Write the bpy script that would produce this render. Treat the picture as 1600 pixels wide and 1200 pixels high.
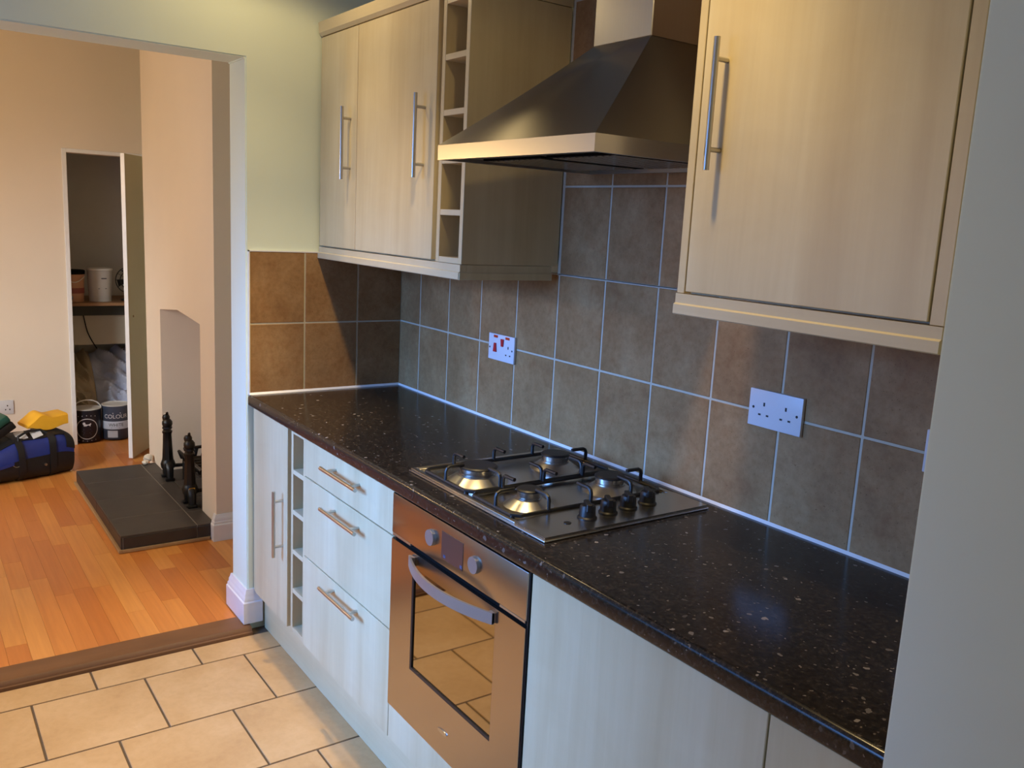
import bpy, bmesh, math, random
from mathutils import Vector, Matrix
random.seed(7)
for o in list(bpy.data.objects): bpy.data.objects.remove(o)
S = bpy.context.scene
C = S.collection

# ------------------------------------------------------------------ camera
F = Vector((-0.80070777, 0.57114899, -0.18070943))
R = Vector((0.57233765, 0.81844369, 0.05078918))
U = Vector((-0.17690868, 0.06275951, 0.98222429))
cd = bpy.data.cameras.new('camera'); cam = bpy.data.objects.new('camera', cd); C.objects.link(cam)
cd.sensor_fit = 'HORIZONTAL'; cd.sensor_width = 36.0; cd.lens = 1368.14 * 36.0 / 1600.0
cd.clip_start = 0.05; cd.clip_end = 60
m = Matrix.Identity(4)
for i in range(3):
    m[i][0] = R[i]; m[i][1] = U[i]; m[i][2] = -F[i]
m[0][3], m[1][3], m[2][3] = 3.0522, -1.6266, 1.553
cam.matrix_world = m
S.camera = cam

# ------------------------------------------------------------------ world, lights, exposure
S.view_settings.view_transform = 'Standard'; S.view_settings.look = 'None'
S.view_settings.gamma = 1.0; S.view_settings.use_curve_mapping = False
S.view_settings.exposure = 0.0
W = bpy.data.worlds.new('world'); S.world = W; W.use_nodes = True
W.node_tree.nodes['Background'].inputs[0].default_value = (0.45, 0.62, 1.0, 1)
W.node_tree.nodes['Background'].inputs[1].default_value = 0.15
WARM = (1.0, 0.725, 0.33); DAY = (0.20, 0.49, 1.25)
def aim(o, loc, tgt):
    o.location = loc
    o.rotation_euler = (Vector(tgt) - Vector(loc)).to_track_quat('-Z', 'Y').to_euler()
def spot(name, loc, tgt, e, ang=80, blend=0.6, r=0.03, col=WARM):
    l = bpy.data.lights.new(name, 'SPOT'); l.energy = e; l.color = col
    l.spot_size = math.radians(ang); l.spot_blend = blend; l.shadow_soft_size = r
    o = bpy.data.objects.new(name, l); C.objects.link(o); aim(o, loc, tgt); return o
def area(name, loc, tgt, sx, sy, e, col):
    l = bpy.data.lights.new(name, 'AREA'); l.shape = 'RECTANGLE'; l.size = sx; l.size_y = sy
    l.energy = e; l.color = col
    o = bpy.data.objects.new(name, l); C.objects.link(o); aim(o, loc, tgt); return o
# daylight through the kitchen window and the dining room window
area('daylight_kitchen', (0.95, -2.86, 1.42), (0.95, 0, 1.42), 1.7, 1.1, 9.5, DAY)
dk_ = area('sky_light_kitchen', (0.82, -2.85, 1.5), (0.92, -0.6, 0.60), 1.8, 1.0, 18, DAY)
dk_.data.spread = math.radians(52)
dd_ = area('daylight_dining', (-0.95, -2.86, 1.45), (-1.75, -0.5, 0.4), 1.2, 1.2, 6.5, (0.90, 0.95, 1.0))
dd_.data.spread = math.radians(120)
ds_ = area('sky_light_dining', (-0.55, -2.85, 1.5), (-2.9, -0.55, 0.35), 0.6, 1.1, 4.6, (0.80, 0.90, 1.0))
ds_.data.spread = math.radians(52)
# halogen spots on the kitchen ceiling over the worktop front edge, plus unseen fill lamps
for lx, ly, e in ((0.42, -0.71, 12.5), (1.88, -0.66, 28)):
    spot('ceiling_spot', (lx, ly, 2.36), (lx, ly + .06, 0.0), e, 102, 1.0)
    spot('spill_fill_spot', (lx, ly + .04, 2.38), (lx, ly + .04, 0.0), 5.5, 165, 0.3)  # extra wide lamp added at each spot for stray warm light
spot('ceiling_spot_end', (1.30, -0.69, 2.36), (0.0, -0.48, 0.80), 46, 44, 1.0)
spot('floor_fill_spot', (0.45, -0.592, 2.36), (0.33, -0.98, 0.0), 95, 50, 0.8, 0.02)  # narrow beams added to brighten the floor while missing the doors
spot('floor_fill_spot', (1.35, -0.592, 2.36), (1.30, -0.95, 0.0), 50, 58, 0.8, 0.02)
for lx in (0.70, 1.90):
    spot('rear_fill_spot', (lx, -1.95, 2.37), (lx, -2.0, 0.0), 44, 56, 0.6)  # unseen lamps added to warm the far floor that the oven mirrors
# tungsten bulb in the dining room
bl = bpy.data.lights.new('dining_bulb', 'POINT'); bl.energy = 26; bl.color = (1.0, 0.62, 0.26); bl.shadow_soft_size = 0.06
bo = bpy.data.objects.new('dining_bulb', bl); C.objects.link(bo); bo.location = (-1.4, -2.25, 1.75)

# ------------------------------------------------------------------ materials
def lin(*c):
    r = []
    for v in c:
        v /= 255.0
        r.append(v / 12.92 if v <= 0.04045 else ((v + 0.055) / 1.055) ** 2.4)
    return tuple(r) + (1.0,)
class NT:
    def __init__(s, name):
        s.m = bpy.data.materials.new(name); s.m.use_nodes = True
        s.t = s.m.node_tree; s.b = s.t.nodes['Principled BSDF']
    def n(s, typ, **kw):
        nd = s.t.nodes.new(typ)
        for k, v in kw.items(): setattr(nd, k, v)
        return nd
    def l(s, a, b): s.t.links.new(a, b)
    def coords(s, scale=(1, 1, 1), rnd=True):
        tc = s.n('ShaderNodeTexCoord'); mp = s.n('ShaderNodeMapping')
        mp.inputs['Scale'].default_value = scale
        if rnd:
            oi = s.n('ShaderNodeObjectInfo'); mu = s.n('ShaderNodeMath', operation='MULTIPLY')
            mu.inputs[1].default_value = 37.0; s.l(oi.outputs['Random'], mu.inputs[0])
            cx = s.n('ShaderNodeCombineXYZ')
            for i in range(3): s.l(mu.outputs[0], cx.inputs[i])
            va = s.n('ShaderNodeVectorMath', operation='ADD')
            s.l(tc.outputs['Object'], va.inputs[0]); s.l(cx.outputs[0], va.inputs[1]); s.l(va.outputs[0], mp.inputs['Vector'])
        else:
            s.l(tc.outputs['Object'], mp.inputs['Vector'])
        return mp.outputs['Vector']
    def noise(s, vec, scale, detail=4, rough=0.55, dist=0.0):
        nd = s.n('ShaderNodeTexNoise'); nd.inputs['Scale'].default_value = scale
        nd.inputs['Detail'].default_value = detail; nd.inputs['Roughness'].default_value = rough
        nd.inputs['Distortion'].default_value = dist
        s.l(vec, nd.inputs['Vector']); return nd.outputs['Fac']
    def ramp(s, fac, stops):
        nd = s.n('ShaderNodeValToRGB'); e = nd.color_ramp.elements
        while len(e) < len(stops): e.new(0.5)
        for i, (p, c) in enumerate(stops): e[i].position = p; e[i].color = c
        s.l(fac, nd.inputs['Fac']); return nd.outputs['Color']
    def mix(s, fac, a, b, mode='MIX'):
        nd = s.n('ShaderNodeMix', data_type='RGBA', blend_type=mode)
        if isinstance(fac, (int, float)): nd.inputs[0].default_value = fac
        else: s.l(fac, nd.inputs[0])
        for v, i in ((a, 6), (b, 7)):
            if isinstance(v, tuple): nd.inputs[i].default_value = v
            else: s.l(v, nd.inputs[i])
        return nd.outputs[2]
    def bump(s, fac, strength=0.2, dist=0.002):
        nd = s.n('ShaderNodeBump'); nd.inputs['Strength'].default_value = strength; nd.inputs['Distance'].default_value = dist
        s.l(fac, nd.inputs['Height']); s.l(nd.outputs[0], s.b.inputs['Normal'])
    def col(s, c):
        if isinstance(c, tuple): s.b.inputs['Base Color'].default_value = c
        else: s.l(c, s.b.inputs['Base Color'])
        return s
    def set(s, rough=None, metal=None, spec=None, aniso=None, coat=None):
        for k, v in (('Roughness', rough), ('Metallic', metal), ('Specular IOR Level', spec), ('Anisotropic', aniso), ('Coat Weight', coat)):
            if v is not None: s.b.inputs[k].default_value = v
        return s
def shade(c, k): return (c[0] * k, c[1] * k, c[2] * k, 1)
def plain(name, c, rough=0.5, metal=0.0, var=0.06, scale=20, bump=0.0, spec=None):
    t = NT(name); v = t.coords(); f = t.noise(v, scale)
    t.col(t.ramp(f, [(0.3, shade(c, 1 - var)), (0.7, shade(c, 1 + var))])).set(rough, metal, spec)
    if bump: t.bump(f, bump)
    return t.m
def wood(name, c1, c2, c3, axis=2, rough=0.4, scale=1.0):
    t = NT(name); sc = [9.0 * scale] * 3; sc[axis] = 0.8 * scale
    v = t.coords(tuple(sc)); f = t.noise(v, 1.0, 5, 0.55, 0.5)
    sc2 = [70.0 * scale] * 3; sc2[axis] = 3 * scale
    f2 = t.noise(t.coords(tuple(sc2)), 1.0, 3, 0.6)
    a = t.ramp(f, [(0.25, c1), (0.5, c2), (0.75, c3)])
    b = t.ramp(f2, [(0.3, (0.955, 0.945, 0.93, 1)), (0.7, (1, 1, 1, 1))])
    sc3 = [4.0] * 3; sc3[axis] = 7.0
    f3 = t.noise(t.coords(tuple(sc3)), 1.0, 4, 0.6, 1.0)
    d = t.ramp(f3, [(0.3, (0.95, 0.935, 0.91, 1)), (0.7, (1, 1, 1, 1))])
    t.col(t.mix(1.0, t.mix(1.0, a, b, 'MULTIPLY'), d, 'MULTIPLY')).set(rough)
    return t.m
M = {}
MAPLE = (lin(197, 179, 139), lin(209, 194, 155), lin(219, 207, 171))
M['maple'] = wood('maple_vertical', *MAPLE, axis=2, rough=0.38)
M['maple_x'] = wood('maple_along', *MAPLE, axis=0, rough=0.38)
M['maple_edge'] = wood('maple_edging', lin(200, 186, 149), lin(209, 195, 159), lin(216, 203, 167), axis=0, rough=0.42)
def mk_paint(name, c, rough=0.75):
    t = NT(name); v = t.coords((1, 1, 1), False); f = t.noise(v, 2.0, 3); g = t.noise(v, 160.0, 3)
    t.col(t.ramp(f, [(0.3, shade(c, 0.97)), (0.7, shade(c, 1.02))])).set(rough); t.bump(g, 0.08, 0.001); return t.m
M['cream'] = mk_paint('cream_wall_paint', lin(229, 240, 221))
M['white_wall'] = mk_paint('white_wall_paint', lin(228, 226, 218))
M['magnolia'] = mk_paint('magnolia_wall_paint', lin(229, 215, 197))
M['ceiling'] = mk_paint('ceiling_paint', lin(222, 224, 224))
M['gloss_white'] = plain('white_gloss_paint', lin(232, 232, 234), 0.3, var=0.02)
def mk_tile():
    t = NT('beige_stone_wall_tile'); v = t.coords()
    f = t.noise(v, 7.0, 6, 0.6, 0.4); f2 = t.noise(v, 16.0, 5, 0.6, 0.8); g = t.noise(v, 60.0, 5, 0.65); h = t.noise(v, 230.0, 2)
    a = t.ramp(f, [(0.25, lin(139, 105, 70)), (0.5, lin(158, 123, 84)), (0.75, lin(174, 141, 101))])
    c = t.ramp(f2, [(0.3, (0.93, 0.84, 0.79, 1)), (0.5, (1, 0.98, 0.96, 1)), (0.7, (0.93, 0.92, 0.92, 1))])
    b = t.ramp(g, [(0.3, (0.80, 0.78, 0.75, 1)), (0.62, (1, 1, 1, 1))])
    sp = t.ramp(h, [(0.27, (0.6, 0.55, 0.5, 1)), (0.33, (1, 1, 1, 1))])
    t.col(t.mix(1.0, t.mix(1.0, t.mix(1.0, a, c, 'MULTIPLY'), b, 'MULTIPLY'), sp, 'MULTIPLY')).set(0.5, spec=0.2); t.bump(g, 0.12, 0.001); return t.m
M['tile'] = mk_tile()
M['grout'] = plain('pale_grout', lin(188, 181, 162), 0.8, var=0.05, scale=60)
M['sealant'] = plain('white_sealant', lin(232, 232, 230), 0.4, var=0.02)
def mk_floor_tile():
    t = NT('cream_floor_tile'); v = t.coords()
    f = t.noise(v, 5.0, 6, 0.6, 0.6); g = t.noise(v, 45.0, 4, 0.6)
    a = t.ramp(f, [(0.25, lin(190, 152, 104)), (0.5, lin(202, 165, 116)), (0.75, lin(212, 177, 130))])
    b = t.ramp(g, [(0.3, (0.93, 0.91, 0.88, 1)), (0.6, (1, 1, 1, 1))])
    t.col(t.mix(1.0, a, b, 'MULTIPLY')).set(0.42); t.bump(g, 0.06, 0.001); return t.m
M['floor_tile'] = mk_floor_tile()
M['floor_grout'] = plain('brown_floor_grout', lin(98, 82, 64), 0.85, var=0.1, scale=80)
def mk_laminate():
    t = NT('beech_laminate'); oi = t.n('ShaderNodeObjectInfo')
    base = t.ramp(oi.outputs['Random'], [(0.0, lin(203, 124, 59)), (0.35, lin(215, 136, 66)), (0.65, lin(222, 146, 73)), (1.0, lin(230, 161, 86))])
    f = t.noise(t.coords((3, 70, 70)), 1.0, 4); k = t.noise(t.coords((2, 14, 14)), 1.0, 3, 0.5, 0.5)
    b = t.ramp(f, [(0.3, (0.90, 0.87, 0.83, 1)), (0.65, (1, 1, 1, 1))])
    c = t.ramp(k, [(0.3, (0.92, 0.89, 0.86, 1)), (0.7, (1, 1, 1, 1))])
    t.col(t.mix(1.0, t.mix(1.0, base, b, 'MULTIPLY'), c, 'MULTIPLY')).set(0.36); return t.m
M['laminate'] = mk_laminate()
M['dark_wood'] = wood('dark_threshold_wood', lin(104, 70, 42), lin(122, 84, 52), lin(140, 98, 62), axis=1, rough=0.5)
def mk_worktop():
    t = NT('black_flecked_laminate'); v = t.coords((1, 1, 1), False)
    g = t.noise(v, 130.0, 4, 0.65); base = t.ramp(g, [(0.38, lin(20, 18, 17)), (0.54, lin(38, 33, 28)), (0.74, lin(68, 58, 47))])
    w = t.n('ShaderNodeVectorMath', operation='ADD'); nz = t.n('ShaderNodeTexNoise'); nz.inputs['Scale'].default_value = 60.0
    t.l(v, nz.inputs['Vector']); sc = t.n('ShaderNodeVectorMath', operation='SCALE'); sc.inputs['Scale'].default_value = 0.018
    t.l(nz.outputs['Color'], sc.inputs[0]); t.l(v, w.inputs[0]); t.l(sc.outputs[0], w.inputs[1])
    def flecks(scale, thr, sel):
        vo = t.n('ShaderNodeTexVoronoi'); vo.inputs['Scale'].default_value = scale; t.l(w.outputs[0], vo.inputs['Vector'])
        lt = t.n('ShaderNodeMath', operation='LESS_THAN'); lt.inputs[1].default_value = thr; t.l(vo.outputs['Distance'], lt.inputs[0])
        sx = t.n('ShaderNodeSeparateColor'); t.l(vo.outputs['Color'], sx.inputs[0])
        gt = t.n('ShaderNodeMath', operation='GREATER_THAN'); gt.inputs[1].default_value = sel; t.l(sx.outputs[0], gt.inputs[0])
        mu = t.n('ShaderNodeMath', operation='MULTIPLY'); t.l(lt.outputs[0], mu.inputs[0]); t.l(gt.outputs[0], mu.inputs[1])
        return mu.outputs[0], sx.outputs[1]
    a, ra = flecks(40.0, 0.19, 0.77); b, rb = flecks(105.0, 0.22, 0.80)
    ca = t.ramp(ra, [(0.0, lin(66, 60, 54)), (1.0, lin(142, 132, 120))]); cb = t.ramp(rb, [(0.0, lin(64, 56, 48)), (1.0, lin(118, 106, 92))])
    t.col(t.mix(a, t.mix(b, base, cb), ca)).set(0.18, spec=0.45); return t.m
M['worktop'] = mk_worktop()
def mk_steel(name, c, rough, axis, aniso=0.0):
    t = NT(name); sc = [260.0] * 3; sc[axis] = 3.0
    f = t.noise(t.coords(tuple(sc)), 1.0, 3)
    t.col(t.ramp(f, [(0.3, shade(c, 0.975)), (0.7, shade(c, 1.015))])).set(rough, 1.0)
    rr = t.n('ShaderNodeMapRange'); rr.inputs['To Min'].default_value = rough * 0.95; rr.inputs['To Max'].default_value = rough * 1.07
    t.l(f, rr.inputs['Value']); t.l(rr.outputs[0], t.b.inputs['Roughness'])
    return t.m
M['steel'] = mk_steel('brushed_steel', (0.55, 0.53, 0.50, 1), 0.26, 0)
def mk_hood():
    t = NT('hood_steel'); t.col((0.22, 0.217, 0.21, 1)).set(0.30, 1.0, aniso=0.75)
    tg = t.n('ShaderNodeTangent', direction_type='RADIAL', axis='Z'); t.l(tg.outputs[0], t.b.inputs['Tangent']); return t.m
M['steel_hood'] = mk_hood()
M['hood_rim'] = plain('hood_rim_steel', (0.52, 0.52, 0.53, 1), 0.30, 1.0, 0.0)
M['steel_v'] = mk_steel('brushed_steel_upright', (0.50, 0.485, 0.46, 1), 0.33, 2)
M['oven_steel'] = plain('oven_fascia_steel', (0.45, 0.39, 0.335, 1), 0.25, 1.0, 0.015, 6)
M['steel_light'] = mk_steel('satin_handle_steel', (0.58, 0.56, 0.53, 1), 0.30, 0)
M['satin'] = plain('satin_aluminium', lin(160, 156, 148), 0.36, 0.7, 0.02)
M['mark'] = plain('display_print_reflection', lin(92, 92, 120), 0.5, 0, 0.0)  # icons in dim blue that also stands for a reflection on the panel
M['oven_glass'] = plain('bronze_mirror_glass', (0.40, 0.33, 0.22, 1), 0.03, 1.0, 0.0)
M['display'] = plain('dark_display_glass', (0.05, 0.035, 0.03, 1), 0.05, 0.0, 0.0, spec=1.0)
M['black'] = plain('black_enamel', lin(15, 15, 17), 0.45, 0, 0.1)
M['black_matt'] = plain('matt_black', lin(10, 10, 10), 0.9, 0, 0.1, spec=0.1)
M['cast_iron'] = plain('black_cast_iron', lin(14, 14, 15), 0.38, 0, 0.2, 60, 0.15)
M['plastic_white'] = plain('white_plastic', lin(214, 214, 218), 0.35, 0, 0.01)
M['dark_hole'] = plain('dark_slot', lin(24, 24, 28), 0.6, 0, 0.0)
M['red'] = plain('red_plastic', lin(190, 28, 40), 0.35, 0, 0.05)
M['neon'] = plain('orange_red_neon', lin(205, 60, 28), 0.3, 0, 0.15)
M['slate'] = plain('dark_slate_tile', lin(66, 62, 60), 0.5, 0, 0.12, 12, 0.1)
M['slate_grout'] = plain('grey_grout', lin(132, 128, 122), 0.8, 0, 0.08)
M['raw_wood'] = wood('raw_wood_strip', lin(150, 118, 80), lin(172, 138, 98), lin(186, 154, 112), axis=0, rough=0.6)
M['shelf_wood'] = wood('shelf_wood', lin(120, 88, 58), lin(142, 106, 72), lin(158, 122, 86), axis=1, rough=0.6)
M['grey_back'] = plain('grey_cupboard_paint', lin(205, 200, 190), 0.8, 0, 0.05, 3)
M['door_paint'] = plain('shaded_white_door_paint', lin(222, 206, 180), 0.45, 0, 0.02, 4)  # white door; the warm shade on its face is put into this colour

# ------------------------------------------------------------------ mesh helpers
class MB:
    def __init__(s): s.bm = bmesh.new()
    def _add(s, o):
        me = bpy.data.meshes.new('t'); o.to_mesh(me); o.free(); s.bm.from_mesh(me); bpy.data.meshes.remove(me); return s
    def box(s, x0, x1, y0, y1, z0, z1, bev=0.0, seg=2):
        b = bmesh.new(); bmesh.ops.create_cube(b, size=1)
        for v in b.verts:
            v.co = ((x0 + x1) / 2 + v.co.x * (x1 - x0), (y0 + y1) / 2 + v.co.y * (y1 - y0), (z0 + z1) / 2 + v.co.z * (z1 - z0))
        if bev: bmesh.ops.bevel(b, geom=list(b.edges), offset=bev, segments=seg, profile=0.5, affect='EDGES')
        return s._add(b)
    def cyl(s, p0, p1, r, r2=None, n=20):
        p0 = Vector(p0); p1 = Vector(p1); d = p1 - p0
        b = bmesh.new(); bmesh.ops.create_cone(b, cap_ends=True, segments=n, radius1=r, radius2=r if r2 is None else r2, depth=d.length)
        q = d.to_track_quat('Z', 'Y').to_matrix().to_4x4()
        bmesh.ops.transform(b, matrix=Matrix.Translation((p0 + p1) / 2) @ q, verts=b.verts)
        return s._add(b)
    def lathe(s, prof, c=(0, 0, 0), n=28, mat=None):
        b = bmesh.new(); rings = []
        for r, z in prof:
            if r < 1e-6: rings.append([b.verts.new((0, 0, z))])
            else: rings.append([b.verts.new((r * math.cos(2 * math.pi * i / n), r * math.sin(2 * math.pi * i / n), z)) for i in range(n)])
        for a, d in zip(rings, rings[1:]):
            for i in range(n):
                j = (i + 1) % n
                if len(a) == 1 and len(d) > 1: b.faces.new((a[0], d[j], d[i]))
                elif len(d) == 1 and len(a) > 1: b.faces.new((a[i], a[j], d[0]))
                elif len(a) > 1: b.faces.new((a[i], a[j], d[j], d[i]))
        bmesh.ops.recalc_face_normals(b, faces=b.faces)
        mm = Matrix.Translation(c) @ (mat if mat else Matrix.Identity(4))
        bmesh.ops.transform(b, matrix=mm, verts=b.verts); return s._add(b)
    def tube(s, pts, r, n=8, closed=False):
        pts = [Vector(p) for p in pts]; b = bmesh.new(); rings = []; up = None
        L = len(pts)
        for i, p in enumerate(pts):
            a = pts[(i - 1) % L] if (closed or i > 0) else p; d = pts[(i + 1) % L] if (closed or i < L - 1) else p
            t = (d - a).normalized()
            if up is None: up = Vector((0, 0, 1)) if abs(t.z) < 0.9 else Vector((1, 0, 0))
            x = t.cross(up).normalized(); y = x.cross(t).normalized(); up = y
            rr = r[i] if isinstance(r, (list, tuple)) else r
            rings.append([b.verts.new(p + (x * math.cos(2 * math.pi * k / n) + y * math.sin(2 * math.pi * k / n)) * rr) for k in range(n)])
        prs = list(zip(rings, rings[1:])) + ([(rings[-1], rings[0])] if closed else [])
        for a, d in prs:
            for k in range(n):
                j = (k + 1) % n; b.faces.new((a[k], a[j], d[j], d[k]))
        if not closed: b.faces.new(rings[0][::-1]); b.faces.new(rings[-1])
        bmesh.ops.recalc_face_normals(b, faces=b.faces); return s._add(b)
    def prism(s, poly, axis, a0, a1, bev=0.0):
        # poly = 2D points in the two other axes (cyclic order after axis removed: x->(y,z), y->(x,z), z->(x,y))
        def P(u, v, a): return {'x': (a, u, v), 'y': (u, a, v), 'z': (u, v, a)}[axis]
        b = bmesh.new(); A = [b.verts.new(P(u, v, a0)) for u, v in poly]; B = [b.verts.new(P(u, v, a1)) for u, v in poly]
        n = len(poly); b.faces.new(A); b.faces.new(B)
        for i in range(n): b.faces.new((A[i], A[(i + 1) % n], B[(i + 1) % n], B[i]))
        bmesh.ops.recalc_face_normals(b, faces=b.faces)
        if bev: bmesh.ops.bevel(b, geom=list(b.edges), offset=bev, segments=2, affect='EDGES')
        return s._add(b)
    def grid(s, fn, nu, nv, closed_u=False):
        b = bmesh.new(); V = [[b.verts.new(fn(i / (nu if closed_u else nu - 1), j / (nv - 1))) for i in range(nu)] for j in range(nv)]
        for j in range(nv - 1):
            for i in range(nu if closed_u else nu - 1):
                k = (i + 1) % nu; b.faces.new((V[j][i], V[j][k], V[j + 1][k], V[j + 1][i]))
        if closed_u: b.faces.new(V[0][::-1]); b.faces.new(V[-1])
        bmesh.ops.recalc_face_normals(b, faces=b.faces); return s._add(b)
    def raw(s, verts, faces):
        b = bmesh.new(); V = [b.verts.new(v) for v in verts]
        for f in faces: b.faces.new([V[i] for i in f])
        bmesh.ops.recalc_face_normals(b, faces=b.faces); return s._add(b)
    def mesh(s, name, mt, c=None):
        if c is None:
            lo = [min(v.co[i] for v in s.bm.verts) for i in range(3)]; hi = [max(v.co[i] for v in s.bm.verts) for i in range(3)]
            c = Vector([(a + b) / 2 for a, b in zip(lo, hi)])
        bmesh.ops.translate(s.bm, vec=-c, verts=s.bm.verts)
        me = bpy.data.meshes.new(name); s.bm.to_mesh(me); s.bm.free()
        for p in me.polygons: p.use_smooth = True
        me.set_sharp_from_angle(angle=math.radians(35))
        me.materials.append(M[mt] if isinstance(mt, str) else mt)
        return me, c
def link(name, me, loc, parent=None):
    o = bpy.data.objects.new(name, me); C.objects.link(o); o.location = loc
    if parent is not None:
        o.parent = parent; o.location = Vector(loc) - world_loc(parent)
    return o
def world_loc(o):
    p = Vector(o.location)
    while o.parent is not None: o = o.parent; p += Vector(o.location)
    return p
def obj(name, mb, mt, parent=None):
    me, c = mb.mesh(name, mt); return link(name, me, c, parent)
def tag(o, label=None, cat=None, group=None, kind=None):
    if label: o['label'] = label
    if cat: o['category'] = cat
    if group: o['group'] = group
    if kind: o['kind'] = kind
    return o
def thing(name, loc, label, cat, group=None):
    o = bpy.data.objects.new(name, None); C.objects.link(o); o.location = loc; o.empty_display_size = 0.05
    return tag(o, label, cat, group)
def struct(name, mb, mt, label=None, parent=None):
    o = obj(name, mb, mt, parent)
    o['kind'] = 'structure'
    if label: o['label'] = label
    return o
def B(*a, **k): return MB().box(*a, **k)

# ------------------------------------------------------------------ room shell
ZC = 2.75; ZK = 2.42; ZD = 0.022
XR, XF, YF = 4.2, -2.95, -2.9
wb = struct('wall_back', B(-3.75, XR, 0.0, 0.12, -0.06, ZC), 'cream', 'plastered back wall of kitchen behind the tiled splashback')
# dividing wall with the wide opening to the dining room (U profile)
div = struct('wall_divider', MB().prism([(0, -0.06), (-0.615, -0.06), (-0.615, 2.053), (-2.35, 2.053), (-2.35, -0.06), (YF, -0.06), (YF, ZC), (0, ZC)], 'x', -0.17, 0.0, 0.004),
             'cream', 'cream dividing wall with wide square opening to the dining room')
struct('wall_right', B(2.53, XR, -0.664, -0.0005, -0.06, ZC, 0.004), 'cream', 'plain cream wall return at the right end of the worktop')
struct('wall_end', B(XR, XR + 0.1, YF - 0.1, 0.12, -0.06, ZC), 'cream')
struct('ceiling', B(0.0005, XR, YF, -0.0005, ZK, ZK + 0.08), 'ceiling')
struct('ceiling_dining', B(-3.75, XR + 0.1, YF - 0.1, 0.12, ZC, ZC + 0.08), 'ceiling')
wf = MB()
for x0, x1, z0, z1 in ((-3.75, -1.60, -.06, ZC), (-0.30, 0.0, -.06, ZC), (2.10, XR, -.06, ZC), (-1.60, -0.30, -.06, 0.82), (-1.60, -0.30, 2.08, ZC), (0.0, 2.10, -.06, 0.85), (0.0, 2.10, 2.05, ZC)):
    wf.box(x0, x1, YF - 0.1, YF, z0, z1)
struct('wall_front', wf, 'cream')
for n, (x0, x1, z0, z1) in enumerate(((0.0, 2.10, 0.85, 2.05), (-1.60, -0.30, 0.82, 2.08))):
    f = MB(); xm = (x0 + x1) / 2
    for a in ((x0, x0 + .05, z0, z1), (x1 - .05, x1, z0, z1), (x0, x1, z0, z0 + .05), (x0, x1, z1 - .05, z1), (xm - .03, xm + .03, z0, z1)):
        f.box(a[0], a[1], YF - 0.08, YF - 0.03, a[2], a[3])
    struct('window_%d' % (n + 1), f, 'gloss_white')
# far dining wall with cupboard opening
struct('wall_dining_end', MB().prism([(0, -.06), (-0.18, -.06), (-0.18, 1.835), (-0.727, 1.835), (-0.727, -.06), (YF, -.06), (YF, ZC), (0, ZC)], 'x', XF - 0.1, XF),
       'magnolia', 'far wall of dining room in warm light with narrow cupboard opening')
cw = MB().box(-3.75, -3.65, -0.9, 0.0, -.06, ZC).box(-3.65, XF - .1, -0.86, -0.80, -.06, ZC).box(-3.65, XF - .1, -0.06, -0.0005, -.06, ZC)
struct('wall_cupboard', cw, 'grey_back', 'grey interior walls of the dining room cupboard')
# chimney breast with fire opening
def chimney():
    y0, y1 = -0.46, -0.0005; xl, xr = -2.2, -0.90
    op = [(-1.13, ZD), (-1.13, 1.01), (-1.53, 1.035), (-1.88, 1.0), (-1.88, ZD)]
    yb = -0.06
    out = [(xl, ZD - .05), (xl, ZC), (xr, ZC), (xr, ZD - .05)]
    b = bmesh.new()
    ov = [b.verts.new((x, y0, z)) for x, z in out]; iv = [b.verts.new((x, y0, z)) for x, z in op]
    xl_b, xl_t, xr_t, xr_b = ov; a, bb, c, d, e = iv
    b.faces.new((xl_b, xl_t, d, e)); b.faces.new((xl_t, xr_t, bb, c, d)); b.faces.new((xr_t, xr_b, a, bb)); 
    bv = [b.verts.new((x, y1, z)) for x, z in out]
    b.faces.new((ov[0], bv[0], bv[1], ov[1])); b.faces.new((ov[1], bv[1], bv[2], ov[2])); b.faces.new((ov[2], bv[2], bv[3], ov[3]))
    jv = [b.verts.new((x, yb, z)) for x, z in op]
    for i in range(4): b.faces.new((iv[i], jv[i], jv[i + 1], iv[i + 1]))
    b.faces.new(jv)
    mb = MB(); mb.bm.free(); mb.bm = b
    return mb
struct('wall_chimney_breast', chimney(), 'magnolia', 'chimney breast with pale empty fire opening in the dining room')

# --- kitchen floor: grout bed and tiles
fl = struct('floor', B(-0.17, XR, YF, 0.0, -0.06, -0.0035), 'floor_grout', 'cream square floor tiles laid in staggered rows with brown joints')
TW, TD, G = 0.330, 0.3335, 0.007
cache = {}
def tile_obj(name, x0, x1, y0, y1, z0, z1, mt, parent, bev):
    key = (name, round(x1 - x0, 4), round(y1 - y0, 4), round(z1 - z0, 4), mt)
    if key not in cache:
        cache[key] = B(-(x1 - x0) / 2, (x1 - x0) / 2, -(y1 - y0) / 2, (y1 - y0) / 2, -(z1 - z0) / 2, (z1 - z0) / 2, bev, 1).mesh(name, mt, Vector((0, 0, 0)))[0]
    return link(name, cache[key], ((x0 + x1) / 2, (y0 + y1) / 2, (z0 + z1) / 2), parent)
xs = [0.056, 0.187] + [0.187 + TW * i for i in range(1, 13)]
for r, (xa, xb) in enumerate(zip(xs, xs[1:])):
    off = -0.8335 if r % 2 == 0 else -0.690
    y = off + TD
    while y > YF:
        ya, yb_ = max(y - TD, YF), min(y, -0.545)
        if yb_ - ya > 0.02: tile_obj('floor_tile', xa + G / 2, min(xb, XR) - G / 2, ya + G / 2, yb_ - G / 2, -0.012, 0.0, 'floor_tile', fl, 0.0012)
        y -= TD
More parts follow.
